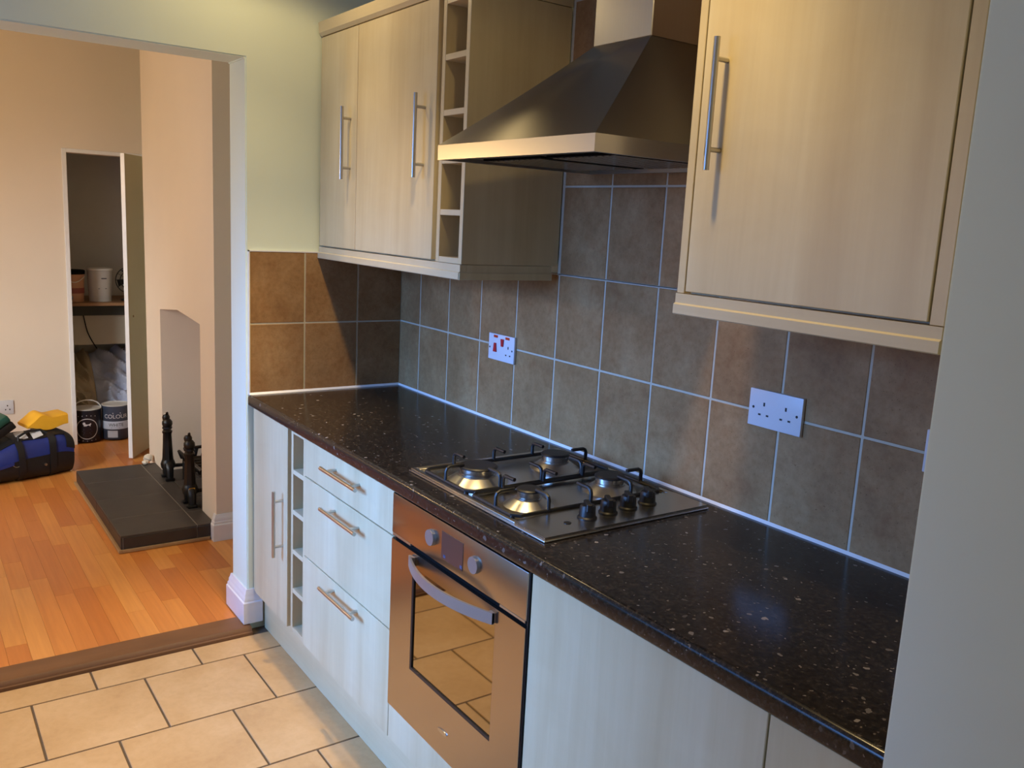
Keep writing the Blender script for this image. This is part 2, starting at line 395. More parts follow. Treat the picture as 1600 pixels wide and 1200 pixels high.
# --- dining floor: laminate strips
fd = struct('floor_dining', B(-3.75, -0.17, YF, 0.0, -0.06, ZD - 0.008), 'laminate', 'orange beech strip laminate floor of the dining room')
SW = 0.0685
k = 0; y = -0.02
lens = [0.30, 0.42, 0.54, 0.66, 0.80]
while y > -1.86:
    x = -2.9 + random.uniform(-0.3, 0.0); first = True
    x = -2.95
    Lf = random.choice(lens) * random.uniform(0.3, 1.0)
    while x < -0.066:
        L = round(Lf, 3) if first else random.choice(lens); first = False
        x1 = min(x + L, -0.064)
        if -0.064 - x1 < 0.05: x1 = -0.064
        # strips under the chimney breast are hidden
        if not (y - SW > -0.46 and x > -2.2 and x1 < -0.9):
            tile_obj('laminate_strip', x + 0.0003, x1 - 0.0003, y - SW + 0.0003, y - 0.0003, ZD - 0.008, ZD, 'laminate', fd, 0.0)
        x = x1 if x1 > x else x + 1
        if x1 >= -0.0641: break
    y -= SW
# threshold board
t = MB().prism([(-0.064, -0.01), (-0.064, ZD + 0.003), (-0.058, ZD + 0.006), (0.036, ZD + 0.002), (0.044, ZD - 0.006), (0.046, 0.010), (0.053, 0.008), (0.055, -0.01)], 'y', -2.35, -0.612)
tb = struct('trim_1', t, 'dark_wood', 'dark stained wooden threshold board between laminate and kitchen tiles')

# skirting boards
def skirt_profile(h=0.125, d=0.018):
    return [(0, 0), (d, 0), (d, h * .62), (d * .8, h * .66), (d * .8, h * .72), (d * .62, h * .76), (d * .62, h * .84), (d * .45, h * .9), (d * .3, h), (0, h)]
def skirting_path(name, pts, z0, label, mt='gloss_white', h=0.125, d=0.020):
    # mitred sweep of the profile along the plan path; outward is to the right hand of travel
    P = [Vector((p[0], p[1])) for p in pts]; prof = skirt_profile(h, d); rings = []
    for i, p in enumerate(P):
        n = Vector((0, 0)); c = 0; ns = []
        for a, b in ((i - 1, i), (i, i + 1)):
            if a >= 0 and b < len(P):
                t = (P[b] - P[a]).normalized(); ns.append(Vector((t.y, -t.x)))
        n = ns[0] if len(ns) == 1 else (ns[0] + ns[1]) / (1 + ns[0].dot(ns[1]))
        rings.append([(p.x + n.x * u, p.y + n.y * u, z0 + v) for u, v in prof])
    verts = [v for r in rings for v in r]; m_ = len(prof); faces = []
    for i in range(len(P) - 1):
        for j in range(m_):
            q = (j + 1) % m_; faces.append((i * m_ + j, i * m_ + q, (i + 1) * m_ + q, (i + 1) * m_ + j))
    faces.append(tuple(range(m_))); faces.append(tuple((len(P) - 1) * m_ + j for j in range(m_)))
    return struct(name, MB().raw(verts, faces), mt, label)
skirting_path('baseboard_opening', [(-0.17, -0.02), (-0.17, -0.615), (0.0, -0.615), (0.0, -0.563)], ZD + 0.006, 'white moulded skirting wrapping the end of the dividing wall', h=0.13)
skirting_path('baseboard_chimney', [(-0.925, -0.46), (-0.90, -0.46), (-0.90, -0.02)], ZD, 'white moulded skirting on the side of the chimney breast')

# ------------------------------------------------------------------ splashback tiles
WX, WH, X1, Z0, Z1 = 0.2083, 0.2548, 0.162, 0.9, 1.1549
TG = 0.0056
gb = obj('grout_bed', B(0.0, 2.53, -0.0066, -0.0002, 0.895, Z1 + WH + .002).box(0.985, 1.83, -0.0066, -0.0002, Z1 + WH, ZK - .002), 'grout', wb)
gb2 = obj('grout_bed', B(0.0002, 0.0066, -0.605, -0.0066, 0.895, Z1 + WH), 'grout', div)
cols = [0.008, X1] + [X1 + WX * i for i in range(1, 12)] + [2.53]
cols = [c for c in cols if c < 2.50] + [2.53]
rows = [Z0 + 0.001, Z1] + [Z1 + WH * i for i in range(1, 5)] + [ZK - .002]
for j, (za, zb) in enumerate(zip(rows, rows[1:])):
    for i, (xa, xb) in enumerate(zip(cols, cols[1:])):
        if j >= 2 and not (xa > 0.98 and xb < 1.84): continue
        g0 = TG / 2 if i else 0.0005
        tile_obj('wall_tile', xa + g0, xb - TG / 2, -0.008, -0.0005, za + (TG / 2 if j else 0.0), zb - TG / 2, 'tile', wb, 0.0014)
for j in range(2):
    za, zb = rows[j], rows[j + 1]
    for ya, yb_ in ((-0.605, -0.4017), (-0.4017, -0.193), (-0.193, -0.008)):
        key = ('end_tile', round(yb_ - ya, 4), j)
        ha, hy = zb - za - TG / 2 - (TG / 2 if j else 0), yb_ - ya - TG
        tile_obj('wall_tile', 0.0005, 0.008, ya + TG / 2, yb_ - (TG / 2 if yb_ < -0.01 else 0.0005), za + (TG / 2 if j else 0.0), zb - (TG / 2 if j == 0 else 0.001), 'tile', div, 0.0014)
struct('trim_2', MB().box(0.0002, 0.0095, -0.6085, -0.005, Z1 + WH, Z1 + WH + 0.004).box(0.0002, 0.0095, -0.6085, -0.605, 0.9, Z1 + WH + .004), 'gloss_white', 'thin white trim around the short end splashback')

# ------------------------------------------------------------------ shared builders
def bar_handle(parent, c, L, axis, mt='steel_light', out=0.032, sp=0.16):
    """satin bar handle on a front facing -y; c is the point on the door face"""
    x, y, z = c; mb = MB(); d = Vector((1, 0, 0)) if axis == 'x' else Vector((0, 0, 1)); c = Vector(c)
    o = Vector((0, -out, 0))
    mb.cyl(c + o - d * L / 2, c + o + d * L / 2, 0.006, n=16)
    for s in (-1, 1): mb.cyl(c + d * s * sp / 2 + Vector((0, .0005, 0)), c + o + d * s * sp / 2, 0.0048, n=12)
    h = obj('handle', mb, mt, parent); h['label'] = 'satin steel bar handle'; return h
YD = -0.597            # front face of the base unit doors
DT = 0.018             # door thickness
def door(parent, x0, x1, z0, z1, y=YD, mt='maple', name='door'):
    return obj(name, B(x0, x1, y, y + DT, z0, z1, 0.0012, 1), mt, parent)
def carcass(parent, x0, x1, yf, yb, z0, z1, t=0.018, mt='maple'):
    """open-fronted cabinet box"""
    mb = MB().box(x0, x0 + t, yf, yb, z0, z1).box(x1 - t, x1, yf, yb, z0, z1).box(x0 + t, x1 - t, yf, yb, z0, z0 + t).box(x0 + t, x1 - t, yf, yb, z1 - t, z1).box(x0 + t, x1 - t, yb - 0.006, yb, z0 + t, z1 - t)
    return obj('body', mb, mt, parent)

# ------------------------------------------------------------------ base units
ZB, ZT = 0.155, 0.854
YB = YD + DT + 0.002
# narrow cupboard by the opening
t = thing('base_cabinet', (0.19, -0.3, 0.15), 'narrow pale maple base cabinet with upright bar handle next to the opening', 'cabinet')
carcass(t, 0.012, 0.362, YB, -0.02, 0.15, 0.858)
obj('filler_strip', B(0.012, 0.034, YD + 0.004, YB, ZB, ZT), 'maple', t)
d = door(t, 0.037, 0.355, ZB, ZT); bar_handle(d, (0.322 - .008, YD, 0.513), 0.232, 'z')
# base wine rack
def wine_rack(name, x0, x1, yf, yb, z0, z1, zs, label, tt=0.016, end=None):
    t = thing(name, ((x0 + x1) / 2, (yf + yb) / 2, z0), label, 'wine rack')
    obj('side_panel', B(x0, x0 + tt, yf, yb, z0, z1, 0.0008, 1), 'maple', t)
    obj('side_panel', B(x1 - tt, x1, yf, yb, z0, z1, 0.0008, 1), 'maple', t)
    obj('back_panel', B(x0 + tt, x1 - tt, yb - 0.006, yb, z0, z1), 'maple', t)
    for z in zs: obj('shelf', B(x0 + tt, x1 - tt, yf + 0.0005, yb - 0.006, z - 0.016, z, 0.0008, 1), 'maple_edge', t)
    return t
wine_rack('wine_rack', 0.374, 0.494, YD + 0.006, -0.10, 0.15, 0.858, [0.168, 0.308, 0.446, 0.584, 0.722, 0.858],
          'slim open pale maple wine rack between base cupboard and drawers')
# drawer unit
t = thing('drawer_unit', (0.80, -0.3, 0.15), 'pale maple three drawer base unit left of the oven', 'drawers')
carcass(t, 0.497, 1.108, YB, -0.02, 0.15, 0.858)
for z0, z1, zh in ((0.7335, ZT, 0.813), (0.4675, 0.7295, 0.687), (ZB, 0.4635, 0.436)):
    d = door(t, 0.500, 1.106, z0, z1, name='drawer_front'); bar_handle(d, (0.832 - .010, YD, zh), 0.24, 'x')
# oven housing
t = thing('oven_housing', (1.41, -0.3, 0.15), 'pale maple housing unit around and below the built-in oven', 'cabinet')
obj('side_panel', B(1.1085, 1.112, YB + .02, -0.02, 0.15, 0.858), 'maple', t)
obj('side_panel', B(1.7105, 1.714, YB + .02, -0.02, 0.15, 0.858), 'maple', t)
obj('base_panel', B(1.112, 1.7105, YB + .02, -0.02, 0.15, 0.168), 'maple', t)
obj('filler_panel', B(1.1095, 1.713, YD, YD + DT, ZB, 0.2575, 0.0012, 1), 'maple', t)
# oven
YO = -0.603
t = thing('oven', (1.4115, -0.35, 0.262), 'built-in brushed steel single oven with mirror glass door', 'oven')
obj('casing', B(1.122, 1.700, YO + 0.022, -0.06, 0.262, 0.850), 'black_matt', t)
fa = obj('fascia', B(1.114, 1.709, YO, YO + 0.022, 0.7465, 0.8535, 0.002, 2), 'oven_steel', t)
obj('edge_trim', B(1.7092, 1.7130, YO + 0.004, YO + 0.022, 0.262, 0.8535), 'black', t)
for x in (1.319, 1.513):
    kb = MB().cyl((x, YO + 0.001, 0.800), (x, YO - 0.009, 0.800), 0.0205, 0.0195, 28)
    obj('knob', kb, 'satin', fa)
obj('display', B(1.365, 1.461, YO - 0.0012, YO + 0.001, 0.764, 0.832, 0.0006, 1), 'display', fa)
for xm in (1.376, 1.450):
    mk = MB()
    for i in range(4): mk.box(xm + i * .0025, xm + .0015 + i * .0025, YO - 0.0016, YO - 0.0011, 0.770, 0.776 + .001 * (i % 2))
    mk.box(xm, xm + .009, YO - 0.0016, YO - 0.0011, 0.7692, 0.7702)
    obj('display_mark', mk, 'mark', fa)
obj('vent_gap', B(1.118, 1.705, YO + 0.010, YO + 0.03, 0.731, 0.7465), 'black_matt', t)
for xa, xb in ((1.118, 1.212), (1.612, 1.706)): obj('vent_trim', B(xa, xb, YO + 0.0005, YO + 0.012, 0.7405, 0.7455, 0.0008, 1), 'steel_light', t)
# door with a window cut through the steel
gx0, gx1, gz0, gz1 = 1.228, 1.600, 0.414, 0.692
def frame_mesh(x0, x1, z0, z1, hx0, hx1, hz0, hz1, y0, y1):
    o_ = [(x0, z0), (x1, z0), (x1, z1), (x0, z1)]; h_ = [(hx0, hz0), (hx1, hz0), (hx1, hz1), (hx0, hz1)]
    V = [(x, y0, z) for x, z in o_] + [(x, y0, z) for x, z in h_] + [(x, y1, z) for x, z in o_] + [(x, y1, z) for x, z in h_]
    Fc = []
    for i in range(4):
        j = (i + 1) % 4
        Fc += [(i, j, 4 + j, 4 + i), (8 + i, 8 + j, 12 + j, 12 + i), (i, j, 8 + j, 8 + i), (4 + i, 4 + j, 12 + j, 12 + i)]
    return MB().raw(V, Fc)
dr = obj('door', frame_mesh(1.114, 1.709, 0.262, 0.7305, gx0, gx1, gz0, gz1, YO, YO + 0.022), 'oven_steel', t)
obj('door_window', B(gx0 - .0, gx1 + .0, YO + 0.004, YO + 0.014, gz0, gz1), 'oven_glass', dr)
obj('window_trim', frame_mesh(gx0, gx1, gz0, gz1, gx0 + .007, gx1 - .001, gz0 + .007, gz1 - .001, YO + .0005, YO + .004), 'black', dr)
# bowed strap handle
def oven_handle():
    xa, xb = 1.222, 1.600; n = 24; V = []; Fc = []
    for i in range(n + 1):
        u = i / n; x = xa + (xb - xa) * u
        b = 4 * u * (1 - u)
        y = YO - 0.006 - 0.042 * b
        zc = 0.7085 - 0.0 * b
        for dy, dz in ((0, 0.0135), (-0.006, 0.0135), (-0.006, -0.0135), (0, -0.0135)):
            V.append((x, y + dy + 0.003, zc + dz))
    for i in range(n):
        for k in range(4):
            j = (k + 1) % 4; Fc.append((i * 4 + k, i * 4 + j, i * 4 + 4 + j, i * 4 + 4 + k))
    Fc += [(0, 1, 2, 3), tuple(n * 4 + k for k in range(4))]
    mb = MB().raw(V, Fc)
    mb.box(xa, xa + 0.018, YO - 0.008, YO + 0.0005, 0.697, 0.720); mb.box(xb - 0.018, xb, YO - 0.008, YO + 0.0005, 0.697, 0.720)
    return mb
obj('handle', oven_handle(), 'satin', dr)
bd = MB(); mm = Matrix.Translation((1.402, YO + 0.0005, 0.330)) @ Matrix.Rotation(math.pi / 2, 4, 'X') @ Matrix.Diagonal((1.0, 0.28, 1.0, 1.0))
bd.lathe([(0, 0.003), (0.020, 0.003), (0.023, 0.0), ], (0, 0, 0), 32, mm); obj('badge', bd, 'steel', dr)
# cupboards right of the oven
t = thing('base_cabinet', (2.01, -0.3, 0.15), 'pale maple base cabinet with plain wide door right of the oven', 'cabinet')
carcass(t, 1.7145, 2.3130, YB, -0.02, 0.15, 0.858); door(t, 1.7165, 2.3115, ZB, ZT)
t = thing('base_cabinet', (2.42, -0.3, 0.15), 'pale maple base cabinet cut off by the cream wall at right', 'cabinet')
carcass(t, 2.3135, 2.526, YB, -0.02, 0.15, 0.858); door(t, 2.3150, 2.526, ZB, ZT)
tag(obj('plinth', B(0.022, 2.528, -0.556, -0.540, 0.001, 0.149), 'maple_x'), 'long pale maple plinth along the floor under base units', 'plinth')
# ------------------------------------------------------------------ worktop
t = thing('worktop', (1.25, -0.3, 0.86), 'black brown-flecked laminate worktop with rounded front edge', 'worktop')
rr = 0.012; prof = [(-0.0085, 0.86), (-0.0085, 0.9)]
for a in range(0, 91, 15): prof.append((-0.612 + rr - rr * math.sin(math.radians(a)), 0.9 - rr + rr * math.cos(math.radians(a))))
r2 = 0.008
for a in range(0, 91, 18): prof.append((-0.612 + r2 - r2 * math.cos(math.radians(a)), 0.86 + r2 - r2 * math.sin(math.radians(a))))
obj('slab', MB().prism(prof, 'x', 0.0095, 2.529), 'worktop', t)
obj('sealant', MB().prism([(-0.0083, 0.9002), (-0.0145, 0.9002), (-0.012, 0.903), (-0.0083, 0.9065)], 'x', 0.009, 2.529), 'sealant', t)['label'] = 'white sealant bead'
obj('sealant', MB().prism([(0.0083, 0.9002), (0.0155, 0.9002), (0.012, 0.904), (0.0083, 0.9075)], 'y', -0.607, -0.009), 'sealant', t)

# ------------------------------------------------------------------ hob
t = thing('gas_hob', (1.395, -0.30, 0.9), 'stainless steel four burner gas hob with black pan supports', 'hob')
hx0, hx1, hy0, hy1 = 1.100, 1.690, -0.552, -0.055
pl = MB()
# raised rim, recessed pan with a step, sloping control panel
pl.box(hx0, hx1, hy0, hy1, 0.9005, 0.9055, 0.002, 2)
obj('hob_plate', pl, 'steel', t)
def rail():
    mb = MB(); mb.box(hx0 + .004, 1.575, hy0 + .004, hy0 + .018, 0.9055, 0.9105, 0.002, 2); return mb
obj('front_rim', rail(), 'steel', t)
obj('rear_rim', B(hx0 + .004, 1.575, hy1 - .018, hy1 - .004, 0.9055, 0.9105, 0.002, 2), 'steel', t)
obj('side_rim', B(hx0 + .004, hx0 + .018, hy0 + .018, hy1 - .018, 0.9055, 0.9105, 0.002, 2), 'steel', t)
cp = []
n = 20
for i in range(n + 1):
    u = i / n; y = hy0 + 0.004 + (hy1 - hy0 - 0.008) * u; x = 1.575 - 0.022 * math.sin(math.pi * u); cp.append((x, y))
cp += [(hx1 - .003, hy1 - .004), (hx1 - .003, hy0 + .004)]
obj('control_panel', MB().prism(cp, 'z', 0.9050, 0.9115, 0.0), 'steel', t)
burn = [(1.262, -0.442, 0.048), (1.250, -0.185, 0.037), (1.480, -0.440, 0.029), (1.478, -0.188, 0.037)]
for bx, by, br in burn:
    b_ = obj('burner', MB().lathe([(br + 0.031, 0.9055), (br + 0.026, 0.9085), (br + 0.006, 0.922), (br + 0.004, 0.923), (0, 0.923)], (bx, by, 0), 36), 'steel_light', t)
    obj('burner_ring', MB().lathe([(br - .006, 0.9225), (br + .001, 0.9235), (br + .001, 0.9265), (br - .003, 0.9275), (br - .001, 0.9290), (br - .001, 0.9405), (0, 0.9405)], (bx, by, 0), 36), 'steel', b_)
    obj('burner_cap', MB().lathe([(br - .001, 0.9407), (br + .002, 0.9415), (br + .002, 0.944), (br - .002, 0.947), (0, 0.9475)], (bx, by, 0), 36), 'black', b_)
def grate(x0, x1, y0, y1, prongs):
    mb = MB(); r = 0.0048; z = 0.914
    c = 0.014
    loop = [(x0 + c, y0), (x1 - c, y0), (x1, y0 + c), (x1, y1 - c), (x1 - c, y1), (x0 + c, y1), (x0, y1 - c), (x0, y0 + c)]
    mb.tube([(x, y, z) for x, y in loop], r, 8, True)
    for px, py, dx, dy, L in prongs:
        mb.tube([(px, py, z), (px, py, 0.938), (px + dx * .003, py + dy * .003, 0.945), (px + dx * .010, py + dy * .010, 0.949), (px + dx * L, py + dy * L, 0.9495)], r, 8)
    for fx, fy in ((x0 + c, y0 + .002), (x1 - c, y0 + .002), (x0 + c, y1 - .002), (x1 - c, y1 - .002)):
        mb.cyl((fx, fy, 0.9056), (fx, fy, z), 0.006, n=10)
    return mb
for x0, x1, bx, ba, bb in ((1.146, 1.362, 1.256, -0.442, -0.185), (1.372, 1.556, 1.478, -0.440, -0.188)):
    pr = []
    for by in (ba, bb): pr += [(x0, by, 1, 0, 0.048), (x1, by, -1, 0, 0.048)]
    pr += [(x0, -0.315, 1, 0, 0.05), (x1, -0.315, -1, 0, 0.05), (bx, -0.532, 0, 1, 0.05), (bx, -0.082, 0, -1, 0.05)]
    obj('pan_support', grate(x0, x1, -0.532, -0.082, pr), 'black', t)
for i, (kx, ky) in enumerate(((1.628, -0.385), (1.622, -0.318), (1.617, -0.252), (1.612, -0.185))):
    mb = MB().lathe([(0.0225, 0.9116), (0.0225, 0.914), (0.0190, 0.917), (0.0180, 0.938), (0.0155, 0.942), (0, 0.942)], (kx, ky, 0), 24)
    gp = B(-.0200, .0200, -.0065, .0065, 0.930, 0.9485, 0.002, 1); bmesh.ops.transform(gp.bm, matrix=Matrix.Translation((kx, ky, 0)) @ Matrix.Rotation(math.radians(-28), 4, 'Z'), verts=gp.bm.verts); mb._add(gp.bm)
    obj('knob', mb, 'black', t)
obj('ignition_button', MB().lathe([(0.0085, 0.9116), (0.0085, 0.9128), (0.006, 0.9135), (0, 0.9135)], (1.635, -0.447, 0), 20), 'black', t)

# ------------------------------------------------------------------ wall units
UZ0, UZ1 = 1.4335, 2.156; UY = -0.349
UB = UY + DT + .002
def wall_cabinet(x0, x1, label, hx, hz=1.785, dx0=None, dx1=None):
    t = thing('wall_cabinet', ((x0 + x1) / 2, -0.17, UZ0), label, 'cabinet')
    carcass(t, x0, x1, UB, -0.010, UZ0, UZ1)
    d = door(t, x0 + .0015 if dx0 is None else dx0, x1 - .0015 if dx1 is None else dx1, UZ0 + .004, UZ1 - .002, UY)
    bar_handle(d, (hx, UY, hz), 0.235, 'z', 'steel_v')
    return t
wall_cabinet(0.010, 0.3105, 'narrow maple wall cabinet against the cream end wall', 0.262)
wall_cabinet(0.3110, 0.826, 'wide maple wall cabinet beside the open wine cubbies', 0.762)
# open wine cubbies with end panel
zs = [1.4495, 1.581, 1.722, 1.851, 1.998, 2.145]
t = wine_rack('wall_wine_rack', 0.846, 0.987, UY + .003, -0.010, UZ0, UZ1, zs, 'tall open maple wine rack of stacked cubbies left of the hood', 0.017)
obj('spacer_strip', B(0.8265, 0.8455, UB + .002, -0.010, UZ0, UZ1), 'maple', t)
t = wall_cabinet(1.8285, 2.3365, 'large maple wall cabinet to the right of the hood', 1.888, dx0=1.8320, dx1=2.3335)
obj('end_panel', B(1.8090, 1.8280, UY + .001, -0.010, UZ0, UZ1, 0.001, 1), 'maple', t)
obj('end_panel', B(2.3370, 2.36, UY + .001, -0.010, UZ0, UZ1, 0.001, 1), 'maple', t)
# cornice and light pelmets
def pelmet(name, x0, x1, label, ret=None, ret_left=False):
    t = thing(name, ((x0 + x1) / 2, -0.34, 1.39), label, 'pelmet')
    pr = [(UY + .020, 1.4325), (UY - .001, 1.4325), (UY - .001, 1.414), (UY - .006, 1.411), (UY - .006, 1.393), (UY - .004, 1.391), (UY + .020, 1.391)]
    obj('front_rail', MB().prism(pr, 'x', x0, x1), 'maple_edge', t)
    if ret:
        obj('side_rail', B(x1 - 0.018, x1 + 0.0, UY + .021, ret, 1.391, 1.4325, 0.001, 1).box(x1 - .001, x1 + .004, UY - .004, ret, 1.391, 1.411, 0.001, 1), 'maple', t)
    return t
pelmet('light_pelmet', 0.010, 0.988, 'maple light pelmet under the left wall cabinets', ret=-0.032)
pelmet('light_pelmet', 1.8085, 2.36, 'stepped maple light pelmet under the right wall cabinet')
def cornice(x0, x1, label):
    t = thing('cornice', ((x0 + x1) / 2, -0.2, 2.157), label, 'cornice')
    pr = [(UY + .018, 2.1575), (UY - .001, 2.1575), (UY - .010, 2.168), (UY - .012, 2.203), (UY + .018, 2.203)]
    obj('front_rail', MB().prism(pr, 'x', x0, x1), 'maple_edge', t)
    obj('side_rail', B(x1 - .018, x1, UY + .0185, -0.010, 2.1575, 2.203), 'maple', t)
    return t
cornice(0.010, 0.989, 'maple cornice rail on top of the left wall cabinets')
cornice(1.8085, 2.36, 'maple cornice rail on top of the right wall cabinet')

# ------------------------------------------------------------------ cooker hood
t = thing('cooker_hood', (1.41, -0.25, 1.697), 'stainless steel chimney cooker hood above the hob', 'cooker hood')
hx0, hx1, hy = 1.110, 1.710, -0.503; hb = -0.0095
dx0, dx1, dy, dz = 1.325, 1.525, -0.205, 1.980
def canopy():
    n = 12; V = []; Fc = []
    for i in range(n + 1):
        u = i / n; e = u; zz = 1.732 + (dz - 1.732) * u
        b = -0.006 * math.sin(math.pi * u)     # slight concave sweep
        xa = hx0 + (dx0 - hx0) * e - b; xb = hx1 + (dx1 - hx1) * e + b; ya = hy + (dy - hy) * e - b
        V += [(xa, ya, zz), (xb, ya, zz), (xb, hb, zz), (xa, hb, zz)]
    for i in range(n):
        for k in range(4): j = (k + 1) % 4; Fc.append((i * 4 + k, i * 4 + j, i * 4 + 4 + j, i * 4 + 4 + k))
    Fc += [(0, 1, 2, 3), tuple(n * 4 + k for k in range(4))]
    return MB().raw(V, Fc)
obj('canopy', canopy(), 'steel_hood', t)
obj('rim', frame_mesh(0, 1, 0, 1, .1, .9, .1, .9, 0, 1) if False else MB().box(hx0, hx1, hy, hy + .012, 1.697, 1.732).box(hx0, hx0 + .012, hy + .012, hb, 1.697, 1.732).box(hx1 - .012, hx1, hy + .012, hb, 1.697, 1.732).box(hx0 + .012, hx1 - .012, hb - .012, hb, 1.697, 1.732), 'hood_rim', t)
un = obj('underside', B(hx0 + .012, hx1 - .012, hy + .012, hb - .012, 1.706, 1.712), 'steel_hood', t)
for fx in (1.16, 1.42):
    f = MB().box(fx, fx + .24, -0.40, -0.08, 1.7015, 1.706)
    ft = obj('grease_filter', f, 'black_matt', t)
    sl = MB()
    for i in range(10): sl.box(fx + .012 + i * .022, fx + .026 + i * .022, -0.39, -0.09, 1.7000, 1.7015)
    obj('filter_slats', sl, 'steel', ft)
dk = obj('duct_cover', B(dx0, dx1, dy, hb, dz, ZK - .002, 0.002, 1), 'steel_v', t)
pb = MB()
for i in range(4): pb.cyl((1.56 + i * .03, hy + .001, 1.7145), (1.56 + i * .03, hy - .0015, 1.7145), 0.0055, n=14)

# ------------------------------------------------------------------ sockets and switches
def plate(name, loc, w, h, label, cat, face='y', dep=0.009):
    t = thing(name, loc, label, cat); x, y, z = loc
    if face == 'y': obj('face_plate', B(x - w / 2, x + w / 2, y - dep, y, z - h / 2, z + h / 2, 0.0015, 2), 'plastic_white', t)
    else: obj('face_plate', B(x, x + dep, y - w / 2, y + w / 2, z - h / 2, z + h / 2, 0.0015, 2), 'plastic_white', t)
    return t
def pins(t, x, y, z, k=1.0, mt='dark_hole'):
    obj('pin_slot', B(x - .0022, x + .0022, y - .0006, y + .001, z + .006, z + .0145), mt, t)
    for s in (-1, 1): obj('pin_slot', B(x + s * .011 - .0034, x + s * .011 + .0034, y - .0006, y + .001, z - .0165, z - .0125), mt, t)
def screw(t, x, y, z):
    obj('screw', MB().lathe([(0.0033, 0), (0.0028, 0.0006), (0, 0.0008)], (0, 0, 0), 14, Matrix.Translation((x, y, z)) @ Matrix.Rotation(math.pi / 2, 4, 'X')), 'dark_hole', t)
yS = -0.0085
# unswitched double socket right of the hob
sx, sz = 1.8205, 1.1648
t = plate('double_socket', (sx, yS, sz), 0.146, 0.086, 'plain white double socket without switches on the tiles below right cabinet', 'socket')
pins(t, sx - .030, yS - .009, sz); pins(t, sx + .030, yS - .009, sz)
for s in (-1, 1): screw(t, sx + s * .060, yS - .009, sz)
# cooker control unit with red switches
sx, sz = 0.7245, 1.150
t = plate('cooker_switch', (sx, yS, sz), 0.147, 0.086, 'white cooker control plate with two red switches and one socket', 'switch')
yy = yS - .009
def rocker(x0, x1, z0, z1, taper):
    return MB().prism([(x0 + taper, z1), (x1 - taper, z1), (x1 + 0, z0), (x0 - 0, z0)] if taper >= 0 else [(x0, z1), (x1, z1), (x1 + taper, z0), (x0 - taper, z0)], 'y', yy - .004, yy + .001)
obj('switch', rocker(sx - .042, sx - .024, sz - .016, sz + .013, .004), 'red', t)['label'] = 'large red rocker switch'
obj('switch', rocker(sx + .000, sx + .016, sz + .006, sz + .030, -.003), 'red', t)['label'] = 'small red rocker switch'
obj('neon', B(sx - .043, sx - .021, yy - .0015, yy + .001, sz + .031, sz + .039), 'neon', t)
obj('neon', B(sx + .024, sx + .046, yy - .0015, yy + .001, sz + .031, sz + .039), 'neon', t)
pins(t, sx + .040, yy, sz - .005)
screw(t, sx - .066, yy, sz - .004); screw(t, sx + .062, yy, sz - .002)
t = plate('light_switch', (2.222, yS, 1.162), 0.090, 0.084, 'white plate switch half hidden behind the cream wall at right', 'switch')
obj('switch', B(2.215, 2.229, yS - .012, yS - .008, 1.152, 1.174, 0.001, 1), 'plastic_white', t)
# dining room socket on the far wall
t = plate('wall_socket', (XF + .0002, -1.145, 0.296), 0.146, 0.086, 'white wall socket low on the far dining room wall', 'socket', face='x')
for yy2 in (-1.105, -1.175):
    for dy_, dz_ in ((0, .010), (-.011, -.014), (.011, -.014)):
        obj('pin_slot', B(XF + .0088, XF + .0098, yy2 + dy_ - .003, yy2 + dy_ + .003, .296 + dz_ - .004, .296 + dz_ + .004), 'dark_hole', t)

# ================================================================== dining room things
from mathutils import noise as mnoise
M['lid_white'] = plain('white_tin_lid', lin(214, 212, 206), 0.35, 0, 0.03)
M['can_black'] = plain('black_tin_label', lin(24, 22, 32), 0.35, 0, 0.08)
M['can_navy'] = plain('slate_blue_tin_label', lin(58, 66, 84), 0.35, 0, 0.05)
M['can_pale'] = plain('pale_blue_tin_band', lin(190, 200, 218), 0.4, 0, 0.02)
M['print_white'] = plain('white_print', lin(205, 205, 208), 0.5, 0, 0.0)
M['print_dark'] = plain('navy_print', lin(40, 48, 66), 0.5, 0, 0.0)
M['tub_white'] = plain('white_tub_plastic', lin(196, 194, 190), 0.45, 0, 0.03)
M['tub_peach'] = plain('peach_tub_plastic', lin(190, 142, 112), 0.45, 0, 0.05)
M['tub_red'] = plain('dull_red_print', lin(140, 70, 62), 0.5, 0, 0.05)
M['blue_small'] = plain('blue_cap_plastic', lin(60, 104, 150), 0.4, 0, 0.05)
M['sheet_beige'] = plain('beige_dust_sheet', lin(182, 164, 136), 0.85, 0, 0.08, 12)
M['sheet_white'] = plain('pale_blue_plastic_sheet', lin(200, 206, 226), 0.4, 0, 0.06, 14)
M['panel_white'] = plain('offwhite_board', lin(190, 182, 164), 0.7, 0, 0.04, 5)
M['batten'] = plain('dark_green_grey_batten', lin(66, 68, 62), 0.7, 0, 0.06, 10)
M['bag_blue'] = plain('royal_blue_nylon', lin(30, 46, 118), 0.55, 0, 0.25, 8, 0.3)
M['bag_black'] = plain('black_nylon', lin(17, 17, 22), 0.6, 0, 0.2, 30, 0.2)
M['green_case'] = plain('dark_green_plastic', lin(26, 78, 66), 0.45, 0, 0.08)
M['yellow'] = plain('yellow_foam', lin(236, 176, 40), 0.6, 0, 0.06, 12)
M['plaster'] = plain('plaster_crumbs', lin(222, 214, 200), 0.9, 0, 0.05, 40, 0.3)
M['slate_side'] = plain('dark_slate_edge', lin(52, 48, 47), 0.45, 0, 0.12, 12)

